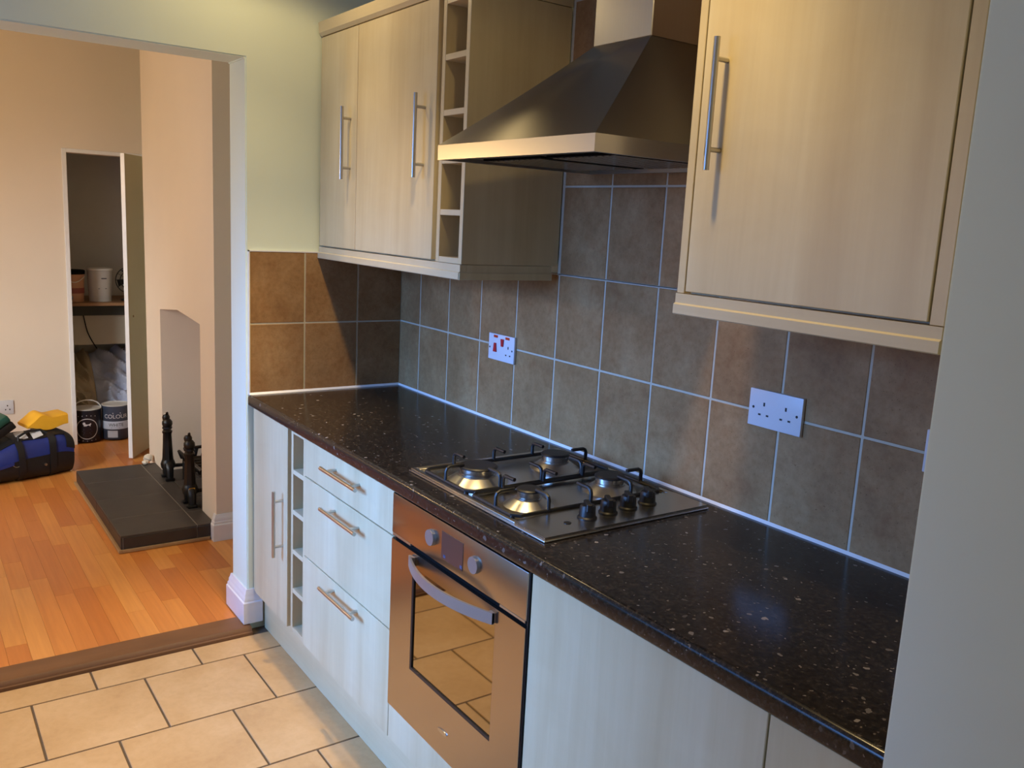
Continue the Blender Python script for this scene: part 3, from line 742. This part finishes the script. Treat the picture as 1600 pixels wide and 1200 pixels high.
# cupboard frame and open door
fr = MB().box(XF + .0002, XF + .012, -0.752, -0.727, ZD, 1.858, 0.002, 1).box(XF + .0002, XF + .012, -0.727, -0.155, 1.835, 1.858, 0.002, 1)
struct('trim_3', fr, 'gloss_white', 'white painted frame around the cupboard opening')
O = Vector((-2.452, -0.500)); H = Vector((-2.935, -0.172)); dd = (H - O).normalized(); nn = Vector((-dd.y, dd.x))
if nn.y > 0: nn = -nn
def leaf(s0, s1, n0, n1, z0, z1, bev=0.002):
    mb = B(0, s1 - s0, 0, n1 - n0, z0, z1, bev, 1)
    Mx = Matrix(((dd.x, nn.x, 0, O.x + dd.x * s0 + nn.x * n0), (dd.y, nn.y, 0, O.y + dd.y * s0 + nn.y * n0), (0, 0, 1, 0), (0, 0, 0, 1)))
    bmesh.ops.transform(mb.bm, matrix=Mx, verts=mb.bm.verts); bmesh.ops.recalc_face_normals(mb.bm, faces=mb.bm.faces); return mb
dl = struct('door_1', leaf(0, (H - O).length, 0, 0.024, ZD + .008, 1.832), 'door_paint', 'plain white cupboard door standing open beside the chimney breast')
obj('door_edge', leaf(-0.002, 0.0, 0.0005, 0.0235, ZD + .009, 1.831, 0.0), 'gloss_white', dl)
obj('catch', leaf(0.055, 0.065, -0.004, 0.0, 0.885, 0.897, 0.001), 'shelf_wood', dl)
# interior fittings
tag(obj('cupboard_shelf', B(-3.64, -3.14, -0.795, -0.065, 0.885, 0.905, 0.002, 1), 'shelf_wood'), 'brown wooden shelf inside the dim cupboard', 'shelf')
tag(obj('shelf_batten', B(-3.36, -3.34, -0.795, -0.065, 0.80, 0.8845), 'batten'), 'dark grey batten under the cupboard shelf', 'batten')
tag(obj('white_board', B(-3.38, -3.365, -0.795, -0.065, 0.60, 0.884), 'panel_white'), 'off-white board behind the hanging cable in the cupboard', 'board')
cp = [(-3.355, -0.60, 0.80)] + [(-3.35 + .01 * math.sin(i), -0.60 + 0.002 * i + 0.0009 * i * i, 0.80 - 0.028 * i) for i in range(1, 9)]
tag(obj('cable', MB().tube(cp, 0.0035, 6), 'black_matt'), 'thin dark cable hanging below the cupboard shelf', 'cable')

# text wrapped round a tin
def text_mesh(body, size):
    cu = bpy.data.curves.new('txt', 'FONT'); cu.body = body; cu.size = size; cu.align_x = 'CENTER'; cu.align_y = 'CENTER'; cu.extrude = 0.0
    o = bpy.data.objects.new('txt', cu); C.objects.link(o)
    dg = bpy.context.evaluated_depsgraph_get(); me = bpy.data.meshes.new_from_object(o.evaluated_get(dg))
    V = [v.co.copy() for v in me.vertices]; Fc = [tuple(p.vertices) for p in me.polygons]
    bpy.data.objects.remove(o); bpy.data.curves.remove(cu); bpy.data.meshes.remove(me); return V, Fc
CAMA = math.atan2(-1.6266 + 0.56, 3.05 + 3.0)   # the tins' labels face the room
def wrap(V, c, r, z, ang):
    return [(c[0] + r * math.cos(ang + v.x / r), c[1] + r * math.sin(ang + v.x / r), z + v.y) for v in V]
def band(c, r, z0, z1, a0=0, a1=2 * math.pi, th=0.0006, n=48):
    closed = abs(a1 - a0 - 2 * math.pi) < 1e-6; mb = MB(); V = []; Fc = []
    k = n if closed else n + 1
    for i in range(k):
        a = a0 + (a1 - a0) * i / n
        for rr_ in (r, r + th):
            for z in (z0, z1): V.append((c[0] + rr_ * math.cos(a), c[1] + rr_ * math.sin(a), z))
    for i in range(n):
        j = (i + 1) % k
        Fc += [(i * 4 + 2, j * 4 + 2, j * 4 + 3, i * 4 + 3), (i * 4 + 0, i * 4 + 1, j * 4 + 1, j * 4), (i * 4, j * 4, j * 4 + 2, i * 4 + 2), (i * 4 + 1, i * 4 + 3, j * 4 + 3, j * 4 + 1)]
    if not closed: Fc += [(0, 2, 3, 1), tuple(4 * n + q for q in (0, 1, 3, 2))]
    return mb.raw(V, Fc)
def flat_on_tin(name, polys, c, r, z, ang, mt, parent):
    V = []; Fc = []
    for p in polys:
        b0 = len(V); V += [Vector((x, y, 0)) for x, y in p]; Fc.append(tuple(range(b0, b0 + len(p))))
    return obj(name, MB().raw(wrap(V, c, r, z, ang), Fc), mt, parent)
def tin(c, r, h, label, mt):
    t = thing('paint_tin', (c[0], c[1], ZD), label, 'paint tin')
    z0 = ZD + .001
    obj('tin_body', MB().lathe([(0, z0), (r - .002, z0), (r, z0 + .003), (r, z0 + h - .006), (r + .0015, z0 + h - .004), (r + .0015, z0 + h), (r - .004, z0 + h + .001)], (c[0], c[1], 0), 40), mt, t)
    obj('lid', MB().lathe([(r + .001, z0 + h), (r + .002, z0 + h + .004), (r - .005, z0 + h + .005), (r - .010, z0 + h + .001), (0, z0 + h + .001)], (c[0], c[1], 0), 40), 'lid_white', t)
    return t, z0
ca, cb = (-3.055, -0.650), (-3.055, -0.476)
r = 0.084
t, z0 = tin(ca, r, 0.208, 'black paint tin with white ring emblem and raised wire handle', 'can_black')
R2 = r + .0012
ring_o, ring_i = 0.068, 0.0635
polys = []
for i in range(48):
    a, b = 2 * math.pi * i / 48, 2 * math.pi * (i + 1) / 48
    polys.append([(ring_o * math.cos(a), ring_o * math.sin(a)), (ring_o * math.cos(b), ring_o * math.sin(b)), (ring_i * math.cos(b), ring_i * math.sin(b)), (ring_i * math.cos(a), ring_i * math.sin(a))])
flat_on_tin('label_ring', polys, ca, R2, z0 + .088, CAMA, 'print_white', t)
k_ = 0.62
emb = [[(-.018, .000), (-.020, .012), (-.012, .014), (.006, .011), (.016, .014), (.022, .020), (.026, .014), (.020, .008), (.021, .000), (.016, .000), (.015, .006), (.002, .005), (-.004, .000), (-.010, .000), (-.010, .006), (-.013, .000)], [(-.022, .010), (-.026, .020), (-.018, .027), (-.010, .024), (-.008, .014)]]
flat_on_tin('emblem', [[(x, y + .018) for x, y in p] for p in emb], ca, R2, z0 + .088, CAMA, 'print_white', t)
for zz, wdt in ((-.006, .046), (-.018, .060), (-.028, .040), (-.039, .050)):
    flat_on_tin('small_print', [[(-wdt / 2, zz), (wdt / 2, zz), (wdt / 2, zz + .0045), (-wdt / 2, zz + .0045)]], ca, R2, z0 + .088, CAMA, M['can_navy'], t)
for q in range(5):
    for zz in (0.012, 0.168):
        flat_on_tin('star_mark', [[((q - 2) * .026 - .003, 0), ((q - 2) * .026 + .003, 0), ((q - 2) * .026, .006)]], ca, R2, z0 + zz + .006 * (1 if zz > .1 else -1) * (1 - abs(q - 2) / 2.0), CAMA, 'print_white', t)
hp = [(ca[0] + .01, ca[1] - r * math.cos(math.pi * i / 14), z0 + .206 + .058 * math.sin(math.pi * i / 14)) for i in range(15)]
obj('wire_handle', MB().tube(hp, 0.0042, 8), 'lid_white', t)
t, z0 = tin(cb, r, 0.222, 'blue-grey paint tin lettered COLOUR and WHITE in the cupboard', 'can_navy')
obj('label_band', band(cb, r + .0004, z0 + .070, z0 + .122), 'can_pale', t)
obj('label_patch', band(cb, r + .0004, z0 + .014, z0 + .060, CAMA - .65, CAMA + .10, n=14), 'can_pale', t)
V, Fc = text_mesh('COLOUR', 0.037); obj('lettering', MB().raw(wrap(V, cb, R2, z0 + .154, CAMA), Fc), 'print_white', t)
V, Fc = text_mesh('WHITE', 0.030); obj('lettering', MB().raw(wrap(V, cb, R2 + .0006, z0 + .098, CAMA), Fc), 'print_dark', t)
flat_on_tin('small_print', [[(-.02, 0), (.03, 0), (.03, .005), (-.02, .005)]], cb, R2, z0 + .175, CAMA, 'print_white', t)
flat_on_tin('small_print', [[(-.03, 0), (.02, 0), (.02, .003), (-.03, .003)]], cb, R2 + .0006, z0 + .078, CAMA, 'print_dark', t)
# small bottle behind the open door
t = thing('plastic_bottle', (-3.03, -0.345, ZD), 'pale plastic bottle mostly hidden behind the open cupboard door', 'bottle')
obj('bottle_body', MB().lathe([(0, ZD + .001), (.030, ZD + .001), (.034, ZD + .006), (.034, ZD + .10), (.028, ZD + .135), (.014, ZD + .15), (.014, ZD + .16)], (-3.03, -0.345, 0), 24), 'can_pale', t)
obj('cap', MB().lathe([(.016, ZD + .158), (.016, ZD + .185), (.013, ZD + .188), (0, ZD + .188)], (-3.03, -0.345, 0), 20), 'lid_white', t)

# things on the cupboard shelf
def tub(name, c, r0, r1, h, mt, label, lid=True):
    t = thing(name, (c[0], c[1], 0.905), label, 'tub'); z = 0.9055
    obj('tub_body', MB().lathe([(0, z), (r0, z), (r1, z + h - .012), (r1 + .003, z + h - .010), (r1 + .003, z + h - .003), (r1 - .003, z + h)], (c[0], c[1], 0), 32), mt, t)
    return t, z
t, z = tub('paint_tub', (-3.27, -0.508), .068, .076, .212, 'tub_white', 'white plastic tub in the middle of the cupboard shelf')
obj('lid', MB().lathe([(.080, z + .205), (.080, z + .216), (.074, z + .219), (0, z + .219)], (-3.27, -0.508, 0), 32), 'lid_white', t)
flat_on_tin('small_print', [[(-.01, 0), (.045, 0), (.045, .004), (-.01, .004)]], (-3.27, -0.508), .0745, z + .085, CAMA, 'print_dark', t)
flat_on_tin('small_print', [[(.01, 0), (.045, 0), (.045, .006), (.01, .006)]], (-3.27, -0.508), .0765, z + .150, CAMA, 'print_dark', t)
t, z = tub('peach_tub', (-3.27, -0.672), .066, .072, .185, 'tub_peach', 'peach coloured tub with dark lid on the left of the cupboard shelf')
obj('lid', MB().lathe([(.076, z + .178), (.077, z + .200), (.072, z + .204), (0, z + .204)], (-3.27, -0.672, 0), 32), 'black_matt', t)
obj('label_band', band((-3.27, -0.672), .0695, z + .055, z + .090), 'tub_red', t)
obj('wire_handle', MB().tube([(-3.19, -0.735 + .0105 * i, z + .168 - .040 * math.sin(math.pi * i / 12)) for i in range(13)], .003, 6), 'lid_white', t)
t = thing('small_bottle', (-3.17, -0.70, 0.905), 'tiny blue and white bottle at the left front of the cupboard shelf', 'bottle')
obj('bottle_body', MB().lathe([(0, .9055), (.010, .9055), (.010, .922), (.008, .924), (0, .924)], (-3.17, -0.70, 0), 16), 'lid_white', t)
obj('cap', MB().lathe([(.011, .9245), (.013, .930), (.013, .945), (.010, .950), (0, .950)], (-3.17, -0.70, 0), 16), 'blue_small', t)
t = thing('desk_fan', (-3.28, -0.325, 0.905), 'small black round fan at the right of the cupboard shelf', 'fan')
obj('base', MB().lathe([(0, .9055), (.055, .9055), (.055, .914), (.02, .925), (.014, .96), (0, .96)], (-3.28, -0.325, 0), 24), 'black', t)
for rr_ in (.088, .060, .032):
    obj('guard_ring', MB().tube([(-3.25, -0.325 + rr_ * math.cos(2 * math.pi * i / 32), 1.045 + rr_ * math.sin(2 * math.pi * i / 32)) for i in range(32)], .0032, 6, True), 'black', t)
for i in range(12):
    a = 2 * math.pi * i / 12; obj('guard_wire', MB().cyl((-3.249, -0.325 + .016 * math.cos(a), 1.045 + .016 * math.sin(a)), (-3.249, -0.325 + .088 * math.cos(a), 1.045 + .088 * math.sin(a)), .0014, n=6), 'black', t)
obj('motor', MB().cyl((-3.33, -0.325, 1.045), (-3.245, -0.325, 1.045), .022, n=20).box(-3.30, -3.28, -.335, -.315, .955, 1.03), 'black', t)
for i in range(4):
    a = 2 * math.pi * i / 4 + .3
    y_, z_ = math.cos(a), math.sin(a); V = []
    for s_, w_, tw in ((.02, .012, .004), (.075, .026, .010)):
        V += [(-3.27 - tw, -0.325 + s_ * y_ - w_ * z_, 1.045 + s_ * z_ + w_ * y_), (-3.27 + tw, -0.325 + s_ * y_ + w_ * z_, 1.045 + s_ * z_ - w_ * y_)]
    V2 = V + [(x - .002, y, z) for x, y, z in V]
    obj('blade', MB().raw(V2, [(0, 1, 3, 2), (4, 5, 7, 6), (0, 1, 5, 4), (1, 3, 7, 5), (3, 2, 6, 7), (2, 0, 4, 6)]), 'black', t)

# dust sheets heaped at the back of the cupboard
def heap(x0, x1, y0, y1, ztop, seed, amp, ang, nu=52, nv=48):
    V = []; Fc = []
    for j in range(nv):
        for i in range(nu):
            u, v = i / (nu - 1), j / (nv - 1)
            sm = v * v * (3 - 2 * v)
            x = x1 + (x0 - x1) * (0.35 * v + 0.65 * v ** 3); y = y0 + (y1 - y0) * u; z = ZD + .05 + (ztop(u) - ZD - .05) * (0.55 * v + .45 * sm)
            a_, b_ = (y * math.cos(ang) + z * math.sin(ang)) * 15, (-y * math.sin(ang) + z * math.cos(ang)) * 5
            n1 = mnoise.noise(Vector((a_ + seed, b_, seed))); n2 = mnoise.noise(Vector((a_ * 2.3, b_ * 2.0 + seed, seed + 7))); n3 = mnoise.noise(Vector((y * 5 + seed, z * 5, 3)))
            d_ = amp * ((1 - 2.2 * abs(n1)) + .5 * (1 - 2 * abs(n2)) + .9 * n3)
            e = min(1, 6 * u, 6 * (1 - u), 8 * v)
            V.append((x + .8 * d_ * e, y, max(z + .6 * d_ * e, ZD + .004)))
    for j in range(nv - 1):
        for i in range(nu - 1): a = j * nu + i; Fc.append((a, a + 1, a + nu + 1, a + nu))
    rim = [i for i in range(nu)] + [j * nu + nu - 1 for j in range(1, nv)] + [(nv - 1) * nu + i for i in range(nu - 2, -1, -1)] + [j * nu for j in range(nv - 2, 0, -1)]
    b0 = len(V); V += [(V[i][0], V[i][1], ZD + .001) for i in rim]; n_ = len(rim)
    for i in range(n_): j = (i + 1) % n_; Fc.append((rim[i], rim[j], b0 + j, b0 + i))
    Fc.append(tuple(b0 + i for i in range(n_)))
    return MB().raw(V, Fc)
s1 = tag(obj('dust_sheet', heap(-3.60, -3.24, -0.790, -0.545, lambda u: .47 + .05 * u, 1.7, .055, .6), 'sheet_beige'), 'crumpled beige cloth dust sheet piled behind the black tin', 'dust sheet')
s2 = tag(obj('plastic_sheet', heap(-3.60, -3.25, -0.540, -0.13, lambda u: .50 + .03 * u, 4.4, .075, .8), 'sheet_white'), 'crumpled pale blue-white sheet piled behind the blue-grey tin', 'dust sheet')

# ------------------------------------------------------------------ hearth
HT = 0.100
t = thing('hearth', (-1.5, -0.65, ZD), 'low dark slate tiled hearth slab in front of the fireplace', 'hearth')
hx0, hx1, hy0 = -2.06, -0.925, -0.872
obj('core', B(hx0 + .003, hx1 - .003, hy0 + .003, -0.462, ZD + .001, HT - .0012).box(-1.878, -1.132, -0.462, -0.062, ZD + .001, HT - .004), 'slate_grout', t)
obj('wood_strip', MB().box(hx0 - .012, hx1 + .010, hy0 - .012, hy0 + .002, ZD + .001, ZD + .016, .002, 1).box(hx1 - .002, hx1 + .010, hy0 + .002, -0.485, ZD + .001, ZD + .016, .002, 1), 'raw_wood', t)
xj = [hx0, -1.795, -1.485, -1.175, hx1]
for xa, xb in zip(xj, xj[1:]):
    tile_obj('hearth_tile', xa + .002, xb - .002, hy0, -0.542, HT - .009, HT, 'slate', t, .001)
    tile_obj('hearth_edge_tile', xa + .002, xb - .002, hy0 - .001, hy0 + .007, ZD + .017, HT - .0095, 'slate_side', t, .0008)
xj2 = [hx0, -1.83, -1.64, -1.33, -1.13, hx1]
for xa, xb in zip(xj2, xj2[1:]):
    tile_obj('hearth_tile', xa + .002, xb - .002, -0.538, -0.4625, HT - .009, HT, 'slate', t, .001)
for xa, xb in ((-1.876, -1.66), (-1.66, -1.35), (-1.35, -1.134)):
    tile_obj('hearth_tile', xa + .002, xb - .002, -0.4585, -0.064, HT - .009, HT, 'slate', t, .001)
for ya, yb_ in ((hy0 + .008, -0.542), (-0.542, -0.4625)):
    tile_obj('hearth_edge_tile', hx1 - .007, hx1 + .001, ya + .002, yb_ - .002, ZD + .017, HT - .0095, 'slate_side', t, .0008)
    tile_obj('hearth_edge_tile', hx0 - .001, hx0 + .007, ya + .002, yb_ - .002, ZD + .017, HT - .0095, 'slate_side', t, .0008)
def lump(c, r, seed):
    mb = MB(); bmesh.ops.create_icosphere(mb.bm, subdivisions=3, radius=r)
    for v in mb.bm.verts:
        k = 1 + .35 * mnoise.noise(v.co * (2.2 / r) * .6 + Vector((seed, seed, 0))); v.co = Vector((v.co.x * k, v.co.y * k, v.co.z * k * .8)) + Vector(c)
    return mb
tag(obj('plaster_lump', lump((-2.085, -0.470 - .025, HT + .027), .026, 3), 'plaster'), 'larger white plaster crumb on the back corner of hearth', 'plaster')
tag(obj('plaster_lump', lump((-2.035, -0.520, HT + .014), .017, 9), 'plaster'), 'smaller white plaster crumb nearer the hearth middle', 'plaster')

# ------------------------------------------------------------------ andirons and grate
def andiron(x, y, label, badge):
    t = thing('andiron', (x, y, HT), label, 'andiron', 'andirons on the hearth'); z = HT + .0005
    ft = MB()
    for s in (-1, 1):
        ft.tube([(x + s * .012, y, z + .095), (x + s * .026, y, z + .080), (x + s * .036, y, z + .050), (x + s * .040, y, z + .014)], [.018, .022, .021, .018], 10)
        ft.box(x + s * .042 - .018, x + s * .042 + .018, y - .026, y + .022, z, z + .016, .005, 2)
    ft.lathe([(0, z + .07), (.034, z + .062), (.038, z + .085), (.033, z + .100), (.027, z + .112), (0, z + .112)], (x, y, 0), 18)
    obj('foot', ft, 'cast_iron', t)
    obj('column', MB().lathe([(0, z + .108), (.031, z + .100), (.028, z + .125), (.0245, z + .200), (.0220, z + .250), (.026, z + .256), (.027, z + .264), (.021, z + .270), (.021, z + .276), (.0265, z + .280), (.025, z + .288), (0, z + .288)], (x, y, 0), 8), 'cast_iron', t)
    fg = MB()
    fg.lathe([(0, z + .286), (.021, z + .288), (.027, z + .303), (.026, z + .318), (.017, z + .330), (0, z + .333)], (x + .002, y, 0), 14)
    fg.lathe([(0, z + .322), (.017, z + .326), (.020, z + .340), (.015, z + .352), (0, z + .356)], (x - .005, y - .004, 0), 14)
    fg.tube([(x - .012, y - .008, z + .330), (x - .020, y - .012, z + .334), (x - .022, y - .012, z + .342)], [.007, .006, .003], 8)
    fg.tube([(x - .002, y, z + .350), (x + .002, y, z + .364), (x + .010, y, z + .369)], [.008, .007, .003], 8)
    obj('finial_figure', fg, 'cast_iron', t)
    obj('log_bar', MB().tube([(x, y + .015, z + .07), (x, y + .20, z + .065), (x, y + .30, z + .06), (x, y + .305, z)], .010, 8), 'cast_iron', t)
    if badge:
        obj('brass_sticker', B(x + .0340, x + .0385, y - .014, y + .014, z + .080, z + .088).box(x + .0340, x + .0385, y - .014, y + .014, z + .091, z + .097), plain('brass_yellow', lin(200, 150, 50), .4, 0.6, .05), t)
    return t
andiron(-1.715, -0.475, 'black cast iron andiron at the far end of the fire opening', False)
andiron(-1.225, -0.492, 'black cast iron andiron with yellow mark at the near end', True)
t = thing('fire_grate', (-1.47, -0.27, HT), 'black iron fire grate of curved bars between the andirons', 'fire grate')
gz = HT + .0005
for y_ in (-0.40, -0.14): obj('rail', MB().cyl((-1.68, y_, gz + .10), (-1.255, y_, gz + .10), .009, n=10), 'cast_iron', t)
for x_ in (-1.67, -1.265):
    for y_ in (-0.40, -0.14): obj('leg', MB().cyl((x_, y_, gz), (x_, y_, gz + .10), .011, n=10), 'cast_iron', t)
for i in range(8):
    x_ = -1.665 + i * .0565
    obj('bar', MB().tube([(x_, -0.425, gz + .155), (x_, -0.415, gz + .125), (x_, -0.38, gz + .115), (x_, -0.27, gz + .110), (x_, -0.16, gz + .115), (x_, -0.12, gz + .14), (x_, -0.105, gz + .175)], .0105, 8), 'cast_iron', t)
for x_ in (-1.682, -1.252):
    for i in range(7):
        y_ = -0.395 + i * .042
        obj('side_bar', MB().tube([(x_, y_, gz + .012), (x_, y_ + .006, gz + .10), (x_, y_ + .022, gz + .165)], .010, 8), 'cast_iron', t)
    obj('side_rail', MB().cyl((x_, -0.40, gz + .165), (x_, -0.105, gz + .175), .009, n=10), 'cast_iron', t)
obj('front_rail', MB().cyl((-1.68, -0.425, gz + .155), (-1.255, -0.425, gz + .155), .009, n=10), 'cast_iron', t)
obj('rear_rail', MB().cyl((-1.68, -0.105, gz + .175), (-1.255, -0.105, gz + .175), .009, n=10), 'cast_iron', t)

# ------------------------------------------------------------------ tool bag
A0 = Vector((-2.285, -0.835, 0)); bd_ = Vector((0.252, -0.968, 0)); bn = Vector((-0.968, -0.252, 0))
def BP(s, tt, z): return A0 + bd_ * s + bn * tt + Vector((0, 0, ZD + z))
def bag_section(s):
    e = min(1.0, (s + .02) / .10); e2 = min(1.0, (.72 - s) / .10); k = max(.05, min(e, e2)) ** .5
    return k
def bag_pt(s, a, z0=0.0, z1=1.0, grow=0.0):
    k = .80 + .20 * bag_section(s); sag = .012 * math.sin(9 * s) + .008 * math.sin(23 * s + 1)
    hh = (.205 + .03 * math.cos(4.5 * s) + sag) * k; ww = .15 * k
    ca_, sa_ = math.cos(a), math.sin(a)
    x = ww * math.copysign(abs(ca_) ** .55, ca_); z = hh / 2 + hh / 2 * math.copysign(abs(sa_) ** .6, sa_)
    bulge = .012 * math.sin(14 * s + 2 * a) * (abs(ca_))
    return BP(s, .16 + x * (1 + grow) + bulge, max(0.0008, z))
def bag_strip(s0, s1, a0, a1, ns, na, off):
    """skin patch of the bag, a little outside its body"""
    V = []; Fc = []
    for kk in (0, 1):
        for i in range(ns + 1):
            for j in range(na + 1):
                s = s0 + (s1 - s0) * i / ns; a = a0 + (a1 - a0) * j / na; p = bag_pt(s, a)
                c = BP(s, .16, .10); d_ = (p - c); p = p + d_.normalized() * (off + (0.003 if kk else 0)); p.z = max(p.z, ZD + .0006)
                V.append(p)
    n_ = (ns + 1) * (na + 1)
    for i in range(ns):
        for j in range(na):
            q = i * (na + 1) + j; Fc.append((q, q + 1, q + na + 2, q + na + 1)); Fc.append((n_ + q, n_ + q + 1, n_ + q + na + 2, n_ + q + na + 1))
    def edge(idx):
        for a_, b_ in zip(idx, idx[1:]): Fc.append((a_, b_, n_ + b_, n_ + a_))
    edge([j for j in range(na + 1)]); edge([ns * (na + 1) + j for j in range(na + 1)])
    edge([i * (na + 1) for i in range(ns + 1)]); edge([i * (na + 1) + na for i in range(ns + 1)])
    return MB().raw(V, Fc)
t = thing('tool_bag', BP(.35, .16, 0), 'blue and black nylon tool bag standing open on the laminate floor', 'bag')
obj('bag_body', MB().grid(lambda u, v: bag_pt(.70 * v, 2 * math.pi * u), 48, 40, True), 'bag_blue', t)
PI = math.pi
obj('base_panel', bag_strip(0.0, .70, PI * .99, PI * 2.01, 30, 26, .0015), 'bag_black', t)
obj('top_panel', bag_strip(.02, .68, PI * .31, PI * .69, 30, 14, .0015), 'bag_black', t)
obj('end_panel', bag_strip(-.001, .045, PI * .05, PI * .95, 4, 20, .003), 'bag_black', t)
for sa in (.10, .27, .47):
    obj('strap', bag_strip(sa, sa + .035, PI * .12, PI * 1.6, 2, 24, .006), 'bag_black', t)
    
obj('strap', bag_strip(.33, .70, PI * .985, PI * 1.0, 12, 2, .006), 'bag_blue', t)
obj('carry_handle', MB().tube([BP(.285, .05, .20), BP(.28, .06, .245), BP(.22, .09, .262), BP(.15, .10, .258), BP(.115, .08, .235), BP(.115, .05, .195)], .007, 8), 'bag_black', t)
dp = [BP(.315 + .024 * math.cos(PI * i / 10 + PI), -.004, .122 - .028 * math.sin(PI * i / 10)) for i in range(11)]
obj('d_ring', MB().tube(dp, .003, 6), 'steel_light', t)
obj('buckle', MB().cyl(BP(.165, -.003, .082), BP(.165, .010, .082), .007, n=12), 'steel_light', t)
# things sticking out of the bag
def oriented(mb, loc, rot):
    bmesh.ops.transform(mb.bm, matrix=Matrix.Translation(loc) @ rot, verts=mb.bm.verts); return mb
yaw = math.atan2(bd_.y, bd_.x)
t = thing('drill_case', BP(.40, .15, .23), 'dark green plastic case slanting out of the tool bag', 'case')
rt = Matrix.Rotation(yaw, 4, 'Z') @ Matrix.Rotation(math.radians(32), 4, 'Y')
obj('case_shell', oriented(B(-.12, .12, -.07, .07, 0.002, .045, .010, 2), BP(.40, .15, .268), rt), 'green_case', t)
obj('case_lower_shell', oriented(B(-.12, .12, -.072, .072, -.045, 0.0, .008, 2), BP(.40, .15, .268), rt), 'black', t)
obj('latch', oriented(B(-.02, .012, -.079, -.071, -.008, .014, .002, 1), BP(.40, .15, .268), rt), 'black_matt', t)
def sponge():
    n_ = 22; top = []; bot = []
    for i in range(n_ + 1):
        u = i / n_; s = -.005 + .215 * u
        zt = .300 + .052 * math.sin(min(1, max(0, (u - .30) / .70)) * PI) ** .8 + (.012 if u < .3 else 0); zt = .326 + .006 * math.cos(5 * u) + .024 * math.exp(-((u - .62) / .15) ** 2) - .040 * max(0, (u - .70) / .30) ** 1.5
        top.append((s, zt)); bot.append((s, .258 + .012 * math.cos(2 * PI * u)))
    V = []; Fc = []
    for tt in (.10, .115, .235, .25):
        ins = .006 if tt in (.10, .25) else 0
        for s, z in top: V.append(BP(s, tt, z - ins))
        for s, z in bot: V.append(BP(s, tt, z + ins))
    m_ = 2 * (n_ + 1)
    def loop(k): return [k * m_ + i for i in range(n_ + 1)] + [k * m_ + n_ + 1 + i for i in range(n_, -1, -1)]
    for k in range(3):
        a, b = loop(k), loop(k + 1)
        for i in range(len(a)): j = (i + 1) % len(a); Fc.append((a[i], a[j], b[j], b[i]))
    for k in (0, 3):
        for i in range(n_): Fc.append((k * m_ + i, k * m_ + i + 1, k * m_ + n_ + 2 + i, k * m_ + n_ + 1 + i))
    return MB().raw(V, Fc)
tag(obj('yellow_sponge', sponge(), 'yellow'), 'bright yellow waisted sponge lying on top of the tool bag', 'sponge')
for i, (s, tt, z, r_) in enumerate(((.225, .07, .232, .5), (.150, .06, .238, -.3))):
    V = [BP(s, tt, z), BP(s + .055, tt - .01, z - .012), BP(s + .050, tt + .07, z + .02), BP(s + .002, tt + .06, z + .026)]
    V2 = V + [p - Vector((0, 0, .003)) for p in V]
    tag(obj('paper_scrap', MB().raw(V2, [(0, 1, 2, 3), (4, 5, 6, 7), (0, 1, 5, 4), (1, 2, 6, 5), (2, 3, 7, 6), (3, 0, 4, 7)]), 'print_white'),
        ('white paper scrap beside the green case in the tool bag', 'white paper scrap next to the sponge in the tool bag')[i], 'paper')

# ------------------------------------------------------------------ groups of repeats
GROUPS = {'wall_cabinet': 'maple wall cabinets', 'base_cabinet': 'maple base cabinets', 'light_pelmet': 'light pelmets under the wall cabinets',
          'cornice': 'cornice rails on the wall cabinets', 'paint_tin': 'paint tins on the cupboard floor', 'plaster_lump': 'plaster crumbs on the hearth',
          'paper_scrap': 'paper scraps in the tool bag'}
for o in bpy.data.objects:
    if o.parent is None and o.get('label') and o.name.split('.')[0] in GROUPS: o['group'] = GROUPS[o.name.split('.')[0]]
